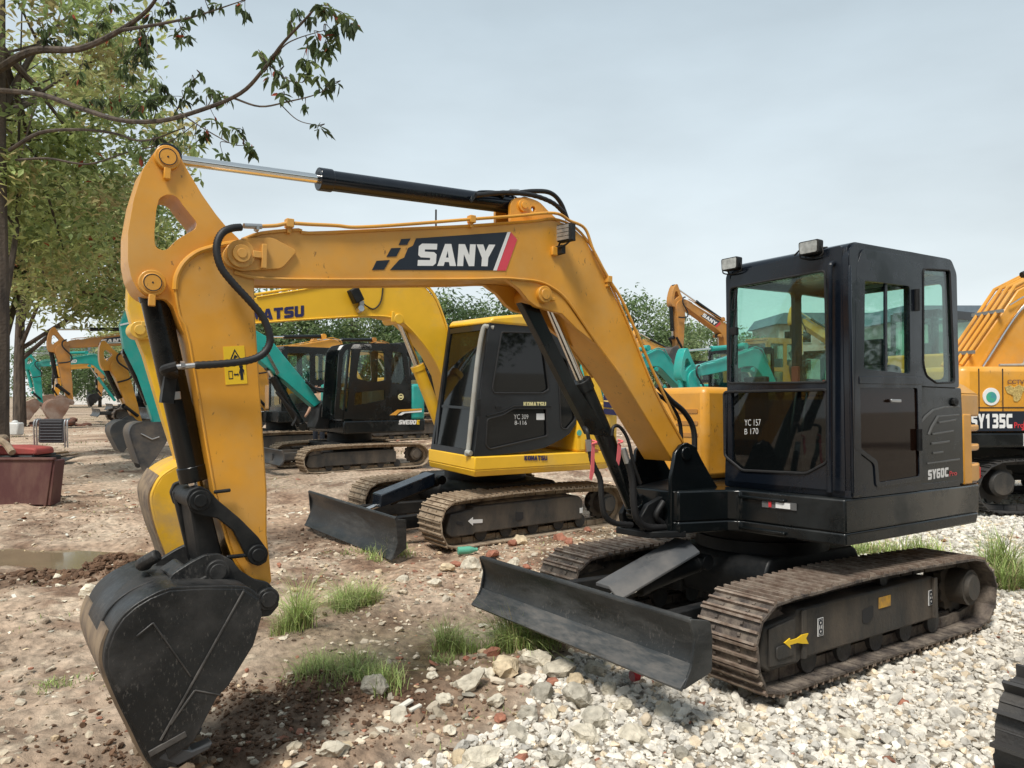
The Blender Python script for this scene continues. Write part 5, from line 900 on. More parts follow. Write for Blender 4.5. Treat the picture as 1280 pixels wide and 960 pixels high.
def ground_col(x, y):
    A = lambda *c: np.array(c, float)
    n1 = fbm(x,y,.55,4,21); n2 = fbm(x,y,2.2,4,22); n3 = fbm(x,y,6,3,23)
    c = mixc(A(.43,.305,.215)*np.ones(x.shape+(3,)), A(.54,.425,.32), np.clip((n1-.42)*4, 0, 1))
    c = mixc(c, A(.19,.115,.075), np.clip((n2-.52)*6, 0, 1)*.85)
    c = mixc(c, A(.60,.50,.38), np.clip((n3-.60)*6, 0, 1)*.6)
    wet = np.clip(gauss(x,y,-3.75,7.0,.8,.28,12)+gauss(x,y,-4.6,6.8,.7,.25,0)+gauss(x,y,-1.1,4.1,.75,.3,15)+gauss(x,y,-1.35,3.45,.7,.25,-10)+gauss(x,y,-4.7,7.75,1.6,.5,4)*.6+np.clip((fbm(x,y,.9,4,31)-.60)*6,0,1)*.7, 0, 1)*(.5+n2)
    c = mixc(c, A(.115,.066,.04), np.clip(wet, 0, 1)*.85)
    far = np.clip((np.hypot(x, y)-30)/60, 0, 1); c = mixc(c, A(.33,.26,.19), far*.6)
    gr = gauss(x,y,2.9,9.2,1.6,.9,20)*.9+gauss(x,y,-.75,4.9,.7,.5)*.35
    c = mixc(c, A(.12,.16,.05), np.clip(gr*(.3+n3), 0, 1)*.8)
    return mixc(c, A(.37,.335,.28), gravel_mask(x,y)*.9)
gm = attr_mat('earth', .9, 16, .42, 1.0, 42)
nn, ll = gm.node_tree.nodes, gm.node_tree.links
bn2 = nn.new('ShaderNodeTexNoise'); bn2.inputs['Scale'].default_value = 9; bn2.inputs['Detail'].default_value = 10; bn2.inputs['Roughness'].default_value = .75
ll.new(nn['Texture Coordinate'].outputs['Object'], bn2.inputs['Vector']); b2_ = nn.new('ShaderNodeBump'); b2_.inputs['Strength'].default_value = .8; b2_.inputs['Distance'].default_value = .05
ll.new(bn2.outputs['Fac'], b2_.inputs['Height']); ll.new(nn['Bump'].outputs[0], b2_.inputs['Normal']); ll.new(b2_.outputs[0], nn['Principled BSDF'].inputs['Normal'])
G = mesh_np('ground', V_, F_, gm, ground_col(gx, gy).reshape(-1, 3), smooth=True); tag(G, kind='structure')
pm = mat('muddy_water', (.23,.18,.11), .06, var=.1, roughvar=.05)
pu = [(-4.9+1.9*math.cos(a)*(1+.12*math.sin(3*a+1)), 7.85+.5*math.sin(a)*(1+.25*math.sin(4*a))) for a in [2*math.pi*k/40 for k in range(40)]]
m = MB(); m.prism(pu, -.35, -.07, 'z'); tag(m.build('puddle', pm), kind='structure')

# ---- loose stones
def ico(sub):
    bm = bmesh.new(); bmesh.ops.create_icosphere(bm, subdivisions=sub, radius=1); bm.verts.ensure_lookup_table()
    v = np.array([q.co[:] for q in bm.verts]); f = np.array([[q.index for q in p.verts] for p in bm.faces]); bm.free(); return v, f
ICO = {1: ico(1), 2: ico(2)}
def stones(name, xy, r, col, sub, lift=.25, kind='stuff', squash=(.45,.95), ang=.2):
    v, f = ICO[sub]; n = len(xy); variants = 24
    base = np.stack([v*(1+(rng.random((len(v),1))-.5)*ang*2)+(rng.random(v.shape)-.5)*ang*.8 for _ in range(variants)])
    # chip flat facets off each variant
    for b in base:
        for _ in range(3):
            d = rng.normal(size=3); d /= np.linalg.norm(d); k = b.dot(d); lim = rng.uniform(.45,.8); o = k > lim; b[o] -= np.outer(k[o]-lim, d)
    B = base[rng.integers(0, variants, n)]
    sc = np.stack([rng.uniform(.8,1.3,n), rng.uniform(.7,1.0,n), rng.uniform(*squash, n)], 1)*r[:, None]
    B = B*sc[:, None, :]
    a = rng.uniform(0, 2*np.pi, n); tl = rng.normal(0, .35, n); c, s = np.cos(a), np.sin(a); ct_, st = np.cos(tl), np.sin(tl)
    x, y, z = B[...,0], B[...,1], B[...,2]; x, z = x*ct_[:,None]+z*st[:,None], -x*st[:,None]+z*ct_[:,None]
    X_ = x*c[:,None]-y*s[:,None]+xy[:,0:1]; Y_ = x*s[:,None]+y*c[:,None]+xy[:,1:2]; Z_ = z+(height(xy[:,0], xy[:,1])+r*lift)[:,None]
    V_ = np.stack([X_, Y_, Z_], 2).reshape(-1, 3); F_ = (f[None]+(np.arange(n)*len(v))[:,None,None]).reshape(-1, 3)
    C_ = np.repeat(col, len(v), 0)
    o = mesh_np(name, V_, F_, 'stone', C_, smooth=False); return tag(o, kind=kind) if kind else o
def stone_col(n, w=(.66,.62,.545), red=.004, var=.11):
    c = np.array(w)*np.ones((n,3))*rng.normal(1, var, (n,1)); g = rng.random(n) < .2; c[g] = c[g]*np.array([.74,.75,.77]); t = rng.random(n) < .12; c[t] *= np.array([1,.89,.75])
    rd = rng.random(n) < red; c[rd] = np.array([.32,.15,.10])*rng.uniform(.8,1.2,(rd.sum(),1)); return np.clip(c, .05, .82)
def scatter(n, x0, x1, y0, y1, dens):
    P_ = np.stack([rng.uniform(x0,x1,n), rng.uniform(y0,y1,n)], 1); k = rng.random(n) < dens(P_[:,0], P_[:,1]); return P_[k]
gd_ = lambda x, y: (gravel_mask(x,y) > .5)*1.0*(np.abs(x) < .78*y+1.2)
P_ = scatter(44000, -1.5, 5.6, 2.1, 6.2, gd_); n = len(P_); r_ = np.clip(rng.lognormal(math.log(.0155), .36, n), .007, .042)
stones('gravel', P_, r_, stone_col(n), 2, .3)
P_ = scatter(80000, -.5, 12, 6.2, 16, gd_); n = len(P_); r_ = np.clip(rng.lognormal(math.log(.023), .35, n), .012, .06)
stones('gravel', P_, r_, stone_col(n), 1, .3)
P_ = scatter(2600, -1.5, 5.6, 2.2, 6.2, lambda x, y: gd_(x,y)*.5); n = len(P_); stones('gravel', P_, np.clip(rng.lognormal(math.log(.028), .22, n), .022, .048), stone_col(n), 2, .7)
dd = lambda x, y: (gravel_mask(x,y) <= .5)*np.clip((fbm(x,y,1.1,3,41)-.36)*3.2, .12, 1)*np.clip(1.3-(xb(y)-x)/5.5, .3, 1)*(np.abs(x) < .8*y+1.5)
P_ = scatter(42000, -9, 4, 2.2, 12, dd); n = len(P_); r_ = np.clip(rng.lognormal(math.log(.0105), .55, n), .005, .045)
stones('rubble', P_, r_, stone_col(n, (.48,.41,.31), .09, .22), 1, .15, squash=(.25,.7))
P_ = scatter(24000, -34, 6, 11, 45, lambda x, y: (gravel_mask(x,y) <= .5)*np.clip((fbm(x,y,.7,3,43)-.4)*3, .04, 1)); n = len(P_); r_ = np.clip(rng.lognormal(math.log(.03), .5, n), .012, .12)
stones('rubble', P_, r_, stone_col(n, (.50,.44,.35), .08, .2), 1, .1, squash=(.2,.5))
P_ = scatter(9000, -5, 1.2, 2.3, 9, lambda x, y: (gravel_mask(x,y) <= .6)*np.exp(-np.clip(xb(y)-x, 0, 9)/.8)); n = len(P_); r_ = np.clip(rng.lognormal(math.log(.018), .45, n), .006, .05)
stones('rubble', P_, r_, stone_col(n, (.54,.47,.37), .12, .2), 1, .25, squash=(.35,.8))
P_ = scatter(30000, -9, 4, 2.2, 13, lambda x, y: (gravel_mask(x,y) <= .5)*np.clip((fbm(x,y,1.6,3,61)-.42)*4, 0, 1)*(np.abs(x) < .8*y+1.5)); n = len(P_); r_ = np.clip(rng.lognormal(math.log(.011), .5, n), .005, .05)
cl_ = ground_col(P_[:,0], P_[:,1])*rng.uniform(.45,.95,(n,1)); o = stones('soil_clods', P_, r_, cl_, 1, .05, squash=(.4,.8))
P_ = scatter(2600, -8, 3, 2.4, 14, lambda x, y: (gravel_mask(x,y) <= .5)*np.clip((fbm(x,y,.9,3,71)-.38)*3.5, .08, 1)*(np.abs(x) < .8*y+1.5)); n = len(P_); r_ = np.clip(rng.lognormal(math.log(.026), .4, n), .014, .065)
stones('rubble', P_, r_, stone_col(n, (.66,.60,.48), .05, .14), 1, .12, squash=(.14,.35), ang=.3)
for cx_, cy_, sx_, sy_, k_, rm_ in ((-3.6,6.95,.42,.16,1500,.019), (-1.2,4.1,.45,.15,1500,.008), (-1.35,3.55,.4,.15,1300,.007)):
    P_ = np.stack([rng.normal(cx_, sx_, k_), rng.normal(cy_, sy_, k_)], 1); r_ = np.clip(rng.lognormal(math.log(rm_), .5, k_), .003, rm_*2.6)
    stones('soil_clods', P_, r_, np.array([[.135,.08,.05]])*rng.uniform(.6,1.3,(k_,1)), 2, .15, squash=(.5,.9))
# ---- rocks one could count
RK = [(588,853,22),(634,834,25),(668,824,20),(700,828,27),(678,860,20),(722,864,24),(746,828,17),(720,845,15),(690,882,14),(600,938,24),(745,888,24),(468,860,21),(117,742,20),(648,907,18),(556,872,13),(500,890,13),(620,872,14),(762,853,14),(564,910,10),(792,906,20),(660,888,15),(735,908,20),(541,846,9),(586,800,9),(782,872,16),(852,932,16),(700,937,21),(932,902,14),(590,706,15),(560,713,10),(641,701,12),(611,717,14),(651,673,12),(545,729,11),(505,723,10),(726,691,10),(830,880,15),(655,850,12),(610,845,11),(575,940,14),(420,948,20),(1110,790,12),(1190,770,12),(1060,905,14)]
BRK = [(615,813,14),(640,806,9),(584,815,8),(625,891,12),(691,844,11),(651,938,12),(1126,869,9),(641,676,10),(616,690,12),(571,703,11),(700,669,10),(712,674,9),(735,660,9),(660,703,8),(700,796,8),(655,805,10)]
def px2(px, py):
    D = 1.66/((py-492)/938.5); return ((px-640)/938.5*D, D)
for k, (px, py, s_) in enumerate(RK+BRK):
    x, y = px2(px, py+s_*.4); red = k >= len(RK); r = s_/938.5*y*(.8 if red else .92)
    o = stones('brick_fragment' if red else 'rock', np.array([[x, y]]), np.array([r]), np.array([[.34,.15,.10]]) if red else stone_col(1, (.57,.52,.42), 0, .1), 3 if False else 2, .35, None, squash=(.55,.8), ang=.2)
    # move the origin to the stone's own base
    c = Vector((x, y, 0)); o.data.transform(Matrix.Translation(-c)); o.location = c
    if not red:
        md = o.modifiers.new('sub', 'SUBSURF'); md.subdivision_type = 'SIMPLE'; md.levels = md.render_levels = 2
        tx_ = bpy.data.textures.get('rocktex') or bpy.data.textures.new('rocktex', 'CLOUDS'); tx_.noise_scale = .05
        dm = o.modifiers.new('disp', 'DISPLACE'); dm.texture = tx_; dm.strength = .028; dm.mid_level = .5
    if red: tag(o, 'broken piece of red brick lying among the pale stones', 'brick', 'red brick fragments on the ground')
    elif px < 200: tag(o, 'large pale stone alone on the brown mud left of the big bucket', 'rock')
    else: tag(o, 'pale rough stone larger than the gravel, lying between bucket and crawler tracks', 'rock', 'large pale stones in front of the blade')
# litter
x, y = px2(790, 852); m = MB(); m.cyl((-.055,0,.03),(.03,0,.03),.03,seg=20); m.cyl((.03,0,.03),(.06,0,.03),.03,.014,seg=20); b_ = m.build('plastic_bottle', glass('clear_plastic', (.85,.9,.9), .25, base=(.5,.5,.5)), bevel=.004); b_.location = (x, y, .01); b_.rotation_euler.z = .5
tag(b_, 'small clear plastic bottle with red label, lying below the black blade', 'bottle')
m = MB(); m.cyl((-.005,0,.03),(.035,0,.03),.0308,seg=20); m.build('label', 'red', b_); m = MB(); m.cyl((.058,0,.03),(.074,0,.03),.015,seg=14); m.build('cap', 'red', b_)
x, y = px2(583, 692); m = MB(); m.cyl((-.09,0,.04),(.04,0,.04),.04,seg=18); m.cyl((.04,0,.04),(.10,0,.04),.04,.018,seg=18); m.cyl((.098,0,.04),(.12,0,.04),.02,seg=12); b_ = m.build('plastic_bottle', mat('green_plastic', (.12,.42,.30), .25), bevel=.004); b_.location = (x, y, .0); b_.rotation_euler.z = .3
tag(b_, 'green plastic bottle lying under the front of the yellow machine track', 'bottle')
# ---- grass
def blades(xy, h, lean, w=.0045, col=(.36,.46,.16), var=.26):
    n = len(xy); a = rng.uniform(0, 2*np.pi, n); hh = h*rng.uniform(.45,1.15,n); ln = lean*rng.uniform(.1,1,n)*hh; z0 = height(xy[:,0], xy[:,1])
    V_ = []; 
    for k, t in enumerate((0,.35,.7,1)):
        cx = xy[:,0]+np.cos(a)*ln*t*t; cy = xy[:,1]+np.sin(a)*ln*t*t; cz = z0+hh*(t-.34*t*t*(ln/np.maximum(hh,1e-4))); ww = w*(1-t*.92)*rng.uniform(.8,1.3,n)
        px_, py_ = -np.sin(a), np.cos(a)
        V_ += [np.stack([cx-px_*ww, cy-py_*ww, cz], 1), np.stack([cx+px_*ww, cy+py_*ww, cz], 1)]
    V_ = np.stack(V_, 1).reshape(-1, 3); F_ = np.concatenate([np.array([[0,1,3,2],[2,3,5,4],[4,5,7,6]])+8*i for i in range(n)]) if n < 4000 else (np.array([[0,1,3,2],[2,3,5,4],[4,5,7,6]])[None]+8*np.arange(n)[:,None,None]).reshape(-1,4)
    c = np.array(col)*rng.normal(1, var, (n,1)); dry = rng.random(n) < .24; c[dry] = np.array([.42,.36,.2])*rng.uniform(.7,1.1,(dry.sum(),1))
    return V_, F_, np.repeat(np.clip(c, .01, .8), 8, 0)
TU = [(366,790,.27,.14,420,'grass tuft standing right beside the big bucket hinge on bare mud'),(446,758,.26,.17,460,'bushy grass tuft left of the yellow machine blade corner'),(578,808,.22,.15,330,'grass tuft at the left end of the long black blade'),(645,806,.24,.18,520,'thick grass tuft in front of the black blade above the red bricks'),(680,806,.20,.10,180,'thin tall grass tuft touching the lower edge of the black blade'),
      (420,850,.12,.36,1100,'low spreading grass patch on the mud right of the bucket'),(1236,716,.42,.22,500,'tall grass clump behind the rear of the front crawler'),(1272,735,.36,.2,300,'grass clump at the right edge beside the rear crawler'),(90,848,.06,.12,90,'tiny grass tuft on the mud left of the bucket'),(490,690,.14,.3,300,'grass growing between the yellow machine blade and its track'),
      (1090,690,.16,.5,600,'low pale grass behind the swing platform on the right'),(1150,690,.22,.3,300,'grass behind the rear end of the front crawler top')]
for px, py, h, sp, n, lab in TU:
    x, y = px2(px, py); k_ = max(4, int(sp*34)); cc = rng.normal(0, sp*.62, (k_, 2))*[1,.7]; hc = rng.uniform(.4, 1.15, k_)*np.exp(-(np.linalg.norm(cc, axis=1)/sp)**2*.6)
    Vs = []; Cs_ = []; Fs = []; o_ = 0
    for q_, h_ in zip(cc, hc):
        m_ = max(8, int(1.7*n/k_*rng.uniform(.5,1.6))); q = q_+rng.normal(0, .03+sp*.07, (m_, 2))
        V_, F_, C_ = blades(q+[x, y], h*h_*1.6, rng.uniform(.9,2.0), w=.0030 if y < 6 else .005); Vs.append(V_-np.array([x, y, 0])); Fs.append(F_+o_); o_ += len(V_); Cs_.append(C_*rng.uniform(.75,1.2))
    o = mesh_np('grass_tuft', np.concatenate(Vs), np.concatenate(Fs), 'grass', np.concatenate(Cs_)); o.location = (x, y, 0); tag(o, lab, 'grass')
P_ = scatter(60000, -9, 3, 2.5, 16, lambda x, y: (gravel_mask(x,y) < .4)*np.clip((fbm(x,y,.9,3,51)-.60)*5, 0, 1)*.6*(y > 3))
o = mesh_np('grass', *blades(P_, .035, 1.2, w=.003, col=(.26,.30,.12))[:2], 'grass', blades(P_, .05, 1)[2]); tag(o, kind='stuff')
P_ = scatter(26000, -60, 10, 18, 60, lambda x, y: np.clip((fbm(x,y,.35,3,53)-.55)*6, 0, 1)*(gravel_mask(x,y) < .4))
q = blades(P_, .10, 1.0, w=.014, col=(.13,.17,.06)); tag(mesh_np('grass', q[0], q[1], 'grass', q[2]), kind='stuff')

# ================================================================ trees
def leaves(C, n_per, spread, size, cols, droop=.3, aspect=.42, red=0., flat=.8, fine=False):
    """leaf-sized faces round clump centres; every clump has its own tint"""
    C = np.asarray(C, float); k = len(C); n = k*n_per; ci = np.repeat(np.arange(k), n_per)
    off = rng.normal(0, 1, (n,3)); off /= np.maximum(1, np.linalg.norm(off, axis=1)/1.7)[:,None]; P_ = C[ci]+off*np.array([spread, spread, spread*flat])*rng.uniform(.6,1.2,(k,1))[ci]
    L = size*rng.uniform(.6,1.25,n); a = rng.uniform(0, 2*np.pi, n); el = rng.normal(-droop, .5, n)
    d = np.stack([np.cos(a)*np.cos(el), np.sin(a)*np.cos(el), np.sin(el)], 1); up = rng.normal(0, .45, (n,3))+[0,0,1]
    s = np.cross(d, up); s /= np.maximum(1e-6, np.linalg.norm(s, axis=1))[:,None]; nrm = np.cross(s, d); w = L*aspect
    q = lambda t, e, h: P_+d*(L*t)[:,None]+s*(w*e)[:,None]+nrm*(L*h)[:,None]
    if fine:
        V_ = np.stack([q(0,0,0), q(.25,.42,.05), q(.6,.46,.04), q(1,0,-.10), q(.6,-.46,.04), q(.25,-.42,.05)], 1).reshape(-1,3); k6 = 6
        F_ = (np.array([[0,1,2],[0,2,3],[0,3,4],[0,4,5]])[None]+6*np.arange(n)[:,None,None]).reshape(-1,3)
    else:
        V_ = np.stack([q(0,0,0), q(.45,.5,.06), q(1,0,-.04), q(.45,-.5,.06)], 1).reshape(-1,3); k6 = 4
        F_ = (np.array([[0,1,2],[0,2,3]])[None]+4*np.arange(n)[:,None,None]).reshape(-1,3)
    cc = np.asarray(cols)[rng.integers(0, len(cols), k)]*rng.normal(1, .12, (k,1)); c = cc[ci]*rng.normal(1, .18, (n,1))
    if red: m_ = rng.random(n) < red; c[m_] = np.array([.42,.09,.05])*rng.uniform(.6,1.2,(m_.sum(),1))
    return V_, F_, np.repeat(np.clip(c, .008, .7), k6, 0)
def in_ell(c, r, n, hollow=.45):
    d = rng.normal(size=(n,3)); d /= np.linalg.norm(d, axis=1)[:,None]; return np.array(c)+d*np.array(r)*rng.uniform(hollow, 1, (n,1))**.6
def tree(label, base, h, tr_r, crowns, leaf, cols, per=120, spread=.5, lean=(0,0), limbs=9, red=0., group=None, clear=None, droop=.3):
    e = empty('tree', (base[0], base[1], base[2] if len(base) > 2 else 0), label=label, cat='tree', group=group); b = Vector(e.location)
    Cs = [in_ell(Vector(c)-b, r, n) for c, r, n in crowns]; C = np.concatenate(Cs)
    m = MB(); top = Vector((lean[0], lean[1], h)); pth = [Vector((0,0,-.1)), Vector((random.uniform(-.05,.05)*h*.1, 0, h*.3)), Vector((lean[0]*.4, lean[1]*.4, h*.62)), top]
    m.tube(pth, (tr_r, tr_r*.35), 10, 6); Q = catmull(pth, 6)
    for i in range(limbs):
        t = C[random.randrange(len(C))]; s0 = Q[random.randint(int(len(Q)*.35), len(Q)-2)]; e0 = Vector(t); mid = s0.lerp(e0, .5)+Vector((random.uniform(-.3,.3), random.uniform(-.3,.3), random.uniform(.0,.35)))*(h*.06)
        m.tube([s0, mid, e0], (tr_r*.38, tr_r*.06), 6, 4)
        for _ in range(2):
            t2 = Vector(C[random.randrange(len(C))])
            if (t2-e0).length < h*.4: m.tube([mid, mid.lerp(t2,.5)+Vector((0,0,.1)), t2], (tr_r*.16, tr_r*.03), 5, 3)
    m.build('trunk', 'bark', e)
    V_, F_, c_ = leaves(C, per, spread, leaf, cols, red=red, droop=droop); mesh_np('crown', V_, F_, 'leaf', c_, parent=e)
    return e
PALE = [(.44,.49,.20),(.40,.46,.18),(.50,.52,.26),(.32,.39,.15),(.23,.30,.12),(.46,.40,.19)]
T1 = tree('big tree with dark trunk at the left edge, long leafy branches reaching over the sky', (-8.85,12.9), 9.5, .19,
     [((-9.0,13.8,8.0),(2.3,2,2.0),80),((-9.2,14.4,5.3),(1.9,1.6,1.6),90)], .19, PALE, per=75, spread=.38, red=.004, limbs=9)
# branches against the sky, traced in depth
BRs = [([(-8.771,12.600,6.787),(-7.582,12.000,6.466),(-6.591,11.400,6.017),(-5.665,10.800,5.613),(-4.804,10.200,5.383),(-4.008,9.600,5.298),(-3.313,9.100,5.314),(-2.923,8.800,5.487),(-2.624,8.500,5.632),(-2.304,8.200,5.739),(-2.094,8.000,5.812)], .045),
       ([(-8.913,12.800,7.144),(-7.973,12.400,7.347),(-6.945,12.000,7.203),(-6.041,11.500,7.257),(-5.416,11.100,7.374),(-5.041,10.800,7.592)], .075), ([(-8.533,12.700,5.790),(-7.703,12.200,5.916),(-6.762,11.700,5.792),(-5.993,11.200,5.567),(-5.218,10.600,5.244),(-4.388,10.000,5.213)], .035),
       ([(-3.448,9.200,5.305),(-3.035,9.000,5.119),(-2.608,8.700,5.060),(-2.204,8.400,5.024),(-1.956,8.300,5.109)], .014), ([(-8.423,12.700,5.627),(-7.569,12.200,5.497),(-6.689,11.800,5.282),(-5.803,11.300,5.311),(-4.969,10.800,5.288),(-4.258,10.200,5.394)], .022),
       ([(-2.876,8.800,5.544),(-2.579,8.600,5.271),(-2.385,8.500,5.201)], .01), ([(-2.923,8.800,5.450),(-2.654,8.600,5.641),(-2.442,8.500,5.705),(-2.091,8.300,5.699)], .011), ([(-4.301,9.800,5.300),(-3.884,9.600,5.019),(-3.520,9.400,4.798),(-3.333,9.300,4.744)], .01), ([(-2.732,8.800,5.071),(-2.496,8.700,4.845),(-2.228,8.600,4.743)], .007), ([(-6.041,11.500,7.257),(-5.142,10.900,7.059),(-4.405,10.400,6.923),(-3.574,9.800,6.810)], .03), ([(-4.640,10.200,5.394),(-4.294,9.900,5.710),(-4.053,9.700,5.816)], .012)]
m = MB()
for P_, r_ in BRs:
    e_ = Vector(T1.location); m.tube([Vector(p)-e_ for p in P_], (r_, max(.004, r_*.22)), 7, 5)
m.build('branch', 'bark', T1)
LC = [(-1.819,8.000,5.726),(-1.930,8.000,5.778),(-1.750,8.000,5.622),(-1.910,8.100,5.550),(-2.059,8.000,5.795),(-2.357,8.200,5.881),(-2.216,8.200,5.810),(-2.477,8.400,5.839),(-2.117,8.300,5.485),(-2.028,8.300,5.431),(-2.180,8.300,5.637),(-2.323,8.500,5.458),(-2.178,8.400,5.232),(-1.983,8.300,5.118),(-2.123,8.400,5.114),(-2.368,8.500,5.320),(-2.561,8.600,5.289),(-2.469,8.600,5.197),(-2.348,8.500,4.936),(-2.209,8.600,4.734),(-2.750,8.700,5.594),(-2.876,8.800,5.563),(-2.722,8.700,5.425),(-2.995,8.900,5.723),(-2.828,8.800,5.393),(-2.683,8.700,5.144),(-3.348,9.200,4.929),(-3.268,9.200,4.731),(-3.443,9.300,4.864),(-3.189,9.200,4.672),(-3.640,9.500,5.035),(-3.640,9.400,4.677),(-4.199,9.800,5.796),(-4.032,9.700,5.816),(-4.284,9.900,5.731),(-3.886,9.600,5.567),(-3.824,9.600,5.463),(-4.135,9.800,5.564),(-4.346,9.900,5.550),(-4.597,10.100,5.683),(-4.752,10.200,5.811),(-4.941,10.300,5.763),(-4.520,10.100,5.466),(-3.763,9.500,5.138),(-3.997,9.700,5.054),(-3.574,9.800,6.789),(-3.510,9.800,6.704),(-3.954,10.100,6.924),(-4.308,10.300,6.940),(-4.135,10.200,6.998),(-4.638,10.600,7.002),(-4.818,10.700,6.844),(-4.725,10.700,6.729),(-5.130,11.000,7.108),(-5.003,10.900,7.294),(-5.404,11.200,7.304),(-5.597,11.300,7.135),(-5.769,11.400,7.331),(-5.498,11.200,6.942),(-5.864,11.400,6.889),(-5.616,11.200,6.628),(-6.037,11.500,6.637),(-5.687,11.200,6.411),(-5.363,11.000,6.563),(-6.324,11.800,7.250),(-6.626,12.000,7.604),(-6.818,12.000,7.410),(-7.195,12.200,7.834),(-6.564,12.000,7.863),(-7.649,12.300,7.752),(-7.576,12.400,7.534),(-4.388,10.000,5.106),(-4.173,9.900,4.901),(-4.784,10.400,5.020),(-5.048,10.600,5.312),(-5.315,10.800,5.091),(-5.650,11.000,5.332),(-5.990,11.200,5.158),(-4.941,10.500,4.827),(-5.642,11.200,6.845),(-5.148,10.800,6.194),(-5.877,11.200,6.121),(-5.427,10.900,5.884),(-6.942,12.000,6.828),(-6.280,11.500,6.117),(-7.643,12.300,6.957),(-7.067,12.000,6.311)]
SP = [p for P_, r_ in BRs for p in catmull(P_, 6)]; LX = []; m = MB(); e_ = Vector(T1.location)
for c_ in LC:
    m = MB(); c_ = Vector(c_); s_ = min(SP, key=lambda p: (p-c_).length); dl = (s_-c_).length
    if dl < 1.6:
        mid = s_.lerp(c_, .55)+Vector((random.uniform(-.08,.08), random.uniform(-.08,.08), .05+dl*.06)); m.tube([s_-e_, mid-e_, c_-e_], (.007,.003), 5, 4)
        if dl > .25:
            LX.append(tuple(mid+Vector((random.uniform(-.12,.12), random.uniform(-.12,.12), -.03))))
            x_ = c_+Vector((random.uniform(-.2,.2), random.uniform(-.2,.2), random.uniform(-.12,.1))); m.tube([mid-e_, x_-e_], (.005,.002), 4, 2, smooth=False); LX.append(tuple(x_))
        m.build('twig', 'bark', T1)
q = leaves(np.array(LC+LX)-np.array(T1.location), 9, .035, .15, [(.09,.13,.055),(.12,.165,.065),(.18,.23,.085),(.07,.095,.045)], droop=.95, aspect=.36, red=.03, fine=True)
mesh_np('branch_leaves', q[0], q[1], 'leaf', q[2], parent=T1)
tree('second tree behind the left edge tree, broad pale green crown low over the row', (-12.95,19.0), 8.5, .24, [((-11.4,19,8.0),(2.9,2.4,2.6),110),((-11.2,19.3,5.3),(2.4,2.0,1.7),110)], .24, PALE, per=65, spread=.45, red=.004, limbs=9)
tree('third tree further down the left row, yellowish crown beside the orange arm', (-24.9,38), 11, .32, [((-20.6,37,9.4),(4.3,3.4,3.7),170)], .36, PALE, per=70, spread=.55, limbs=14)
tree('fourth tree at the far end of the left row', (-25,52), 10, .3, [((-24.5,52,7.0),(4,4,3.5),90)], .34, PALE, per=80, spread=.8)
GR = [(.17,.25,.11),(.21,.29,.13),(.12,.18,.085),(.26,.33,.16)]
k = 0
for px, ty, D, rr in [(250,372,58,3.6),(300,362,62,4),(345,356,60,4),(392,352,64,4.4),(440,362,60,3.8),(485,356,66,4.4),(530,366,62,3.8),(566,368,58,3.6),(606,376,64,3.8),(640,366,60,4),(690,380,66,4),(735,386,70,4.2),(792,366,62,3.9),(822,384,66,3.4),(868,402,72,4.6),(905,410,80,4.6),(180,400,84,4.4),(125,420,95,4.6),(70,425,90,5),(1085,425,90,4.5)]:
    x = (px-640)/938.5*D; zt = 1.66+(492-ty)/938.5*D; k += 1; rz_ = max(2.2, zt*.36)
    tree('green tree in the line of trees far behind the machines', (x, D), zt*.8, .22, [((x,D,zt-rz_*1.0),(rr,rr*.8,rz_),60),((x+random.uniform(-1.5,1.5),D-1,zt*.42),(rr*1.05,rr*.8,zt*.3),34)], .42, GR, per=70, spread=.75, limbs=7, group='trees in the far line behind the machines')
# ================================================================ buildings
WALLM = mat('pale_render', (.55,.5,.47), .9, dust=(.4,.36,.33), dustamt=.4, dust_scale=.4); ROOFM = mat('blue_grey_roof', (.13,.17,.21), .6, var=.1); PINK = mat('pinkish_wall', (.48,.33,.28), .9, dust=(.5,.42,.38), dustamt=.4, dust_scale=.4)
def building(label, x, y, w, d, h, wall, rot=0, floors=3, bays=6, roofh=1.2, name='building'):
    e = empty(name, (x, y, 0), (0,0,R(rot)), label=label, cat='building')
    m = MB(); m.box((0,0,h/2), (w,d,h)); m.build('wall', wall, e)
    m = MB(); m.prism([(-w/2-.5,h),(w/2+.5,h),(w/2-.4,h+roofh),(-w/2+.4,h+roofh)], -d/2-.5, d/2+.5); m.build('roof', ROOFM, e)
    for f in range(floors):
        for b in range(bays):
            wx = -w/2+(b+.5)*w/bays; wz = (f+.55)*h/floors; ww, wh = w/bays*.5, h/floors*.45
            m = MB(); m.box((wx,-d/2-.04,wz),(ww,.1,wh)); wn = m.build('window', WALLM if wall is PINK else 'cab_grey', e)
            m = MB(); m.box((wx,-d/2-.10,wz),(ww*.86,.03,wh*.86)); m.build('pane', 'glass_black', wn)
    return e
building('pinkish three storey building with grey roof, seen through the big black cab', 35.0, 86, 12, 9, 9.2, PINK, 0, 3, 6)
building('long building with blue-grey roof behind the machine at the right edge', 48, 74, 26, 12, 8.2, WALLM, 0, 2, 9, 1.4, 'warehouse')
building('white building glimpsed under the booms at the far end of the left row', -60, 118, 22, 10, 8, mat('white_wall', (.75,.74,.72), .9), 0, 2, 7, .8)
building('long red-brown brick shed behind the photographer', 12, -17, 70, 8, 5.5, mat('brown_brick_wall', (.16,.075,.05), .9, col2=(.22,.12,.08), scale=.8), 180, 1, 16, 1.0, 'brick_shed')
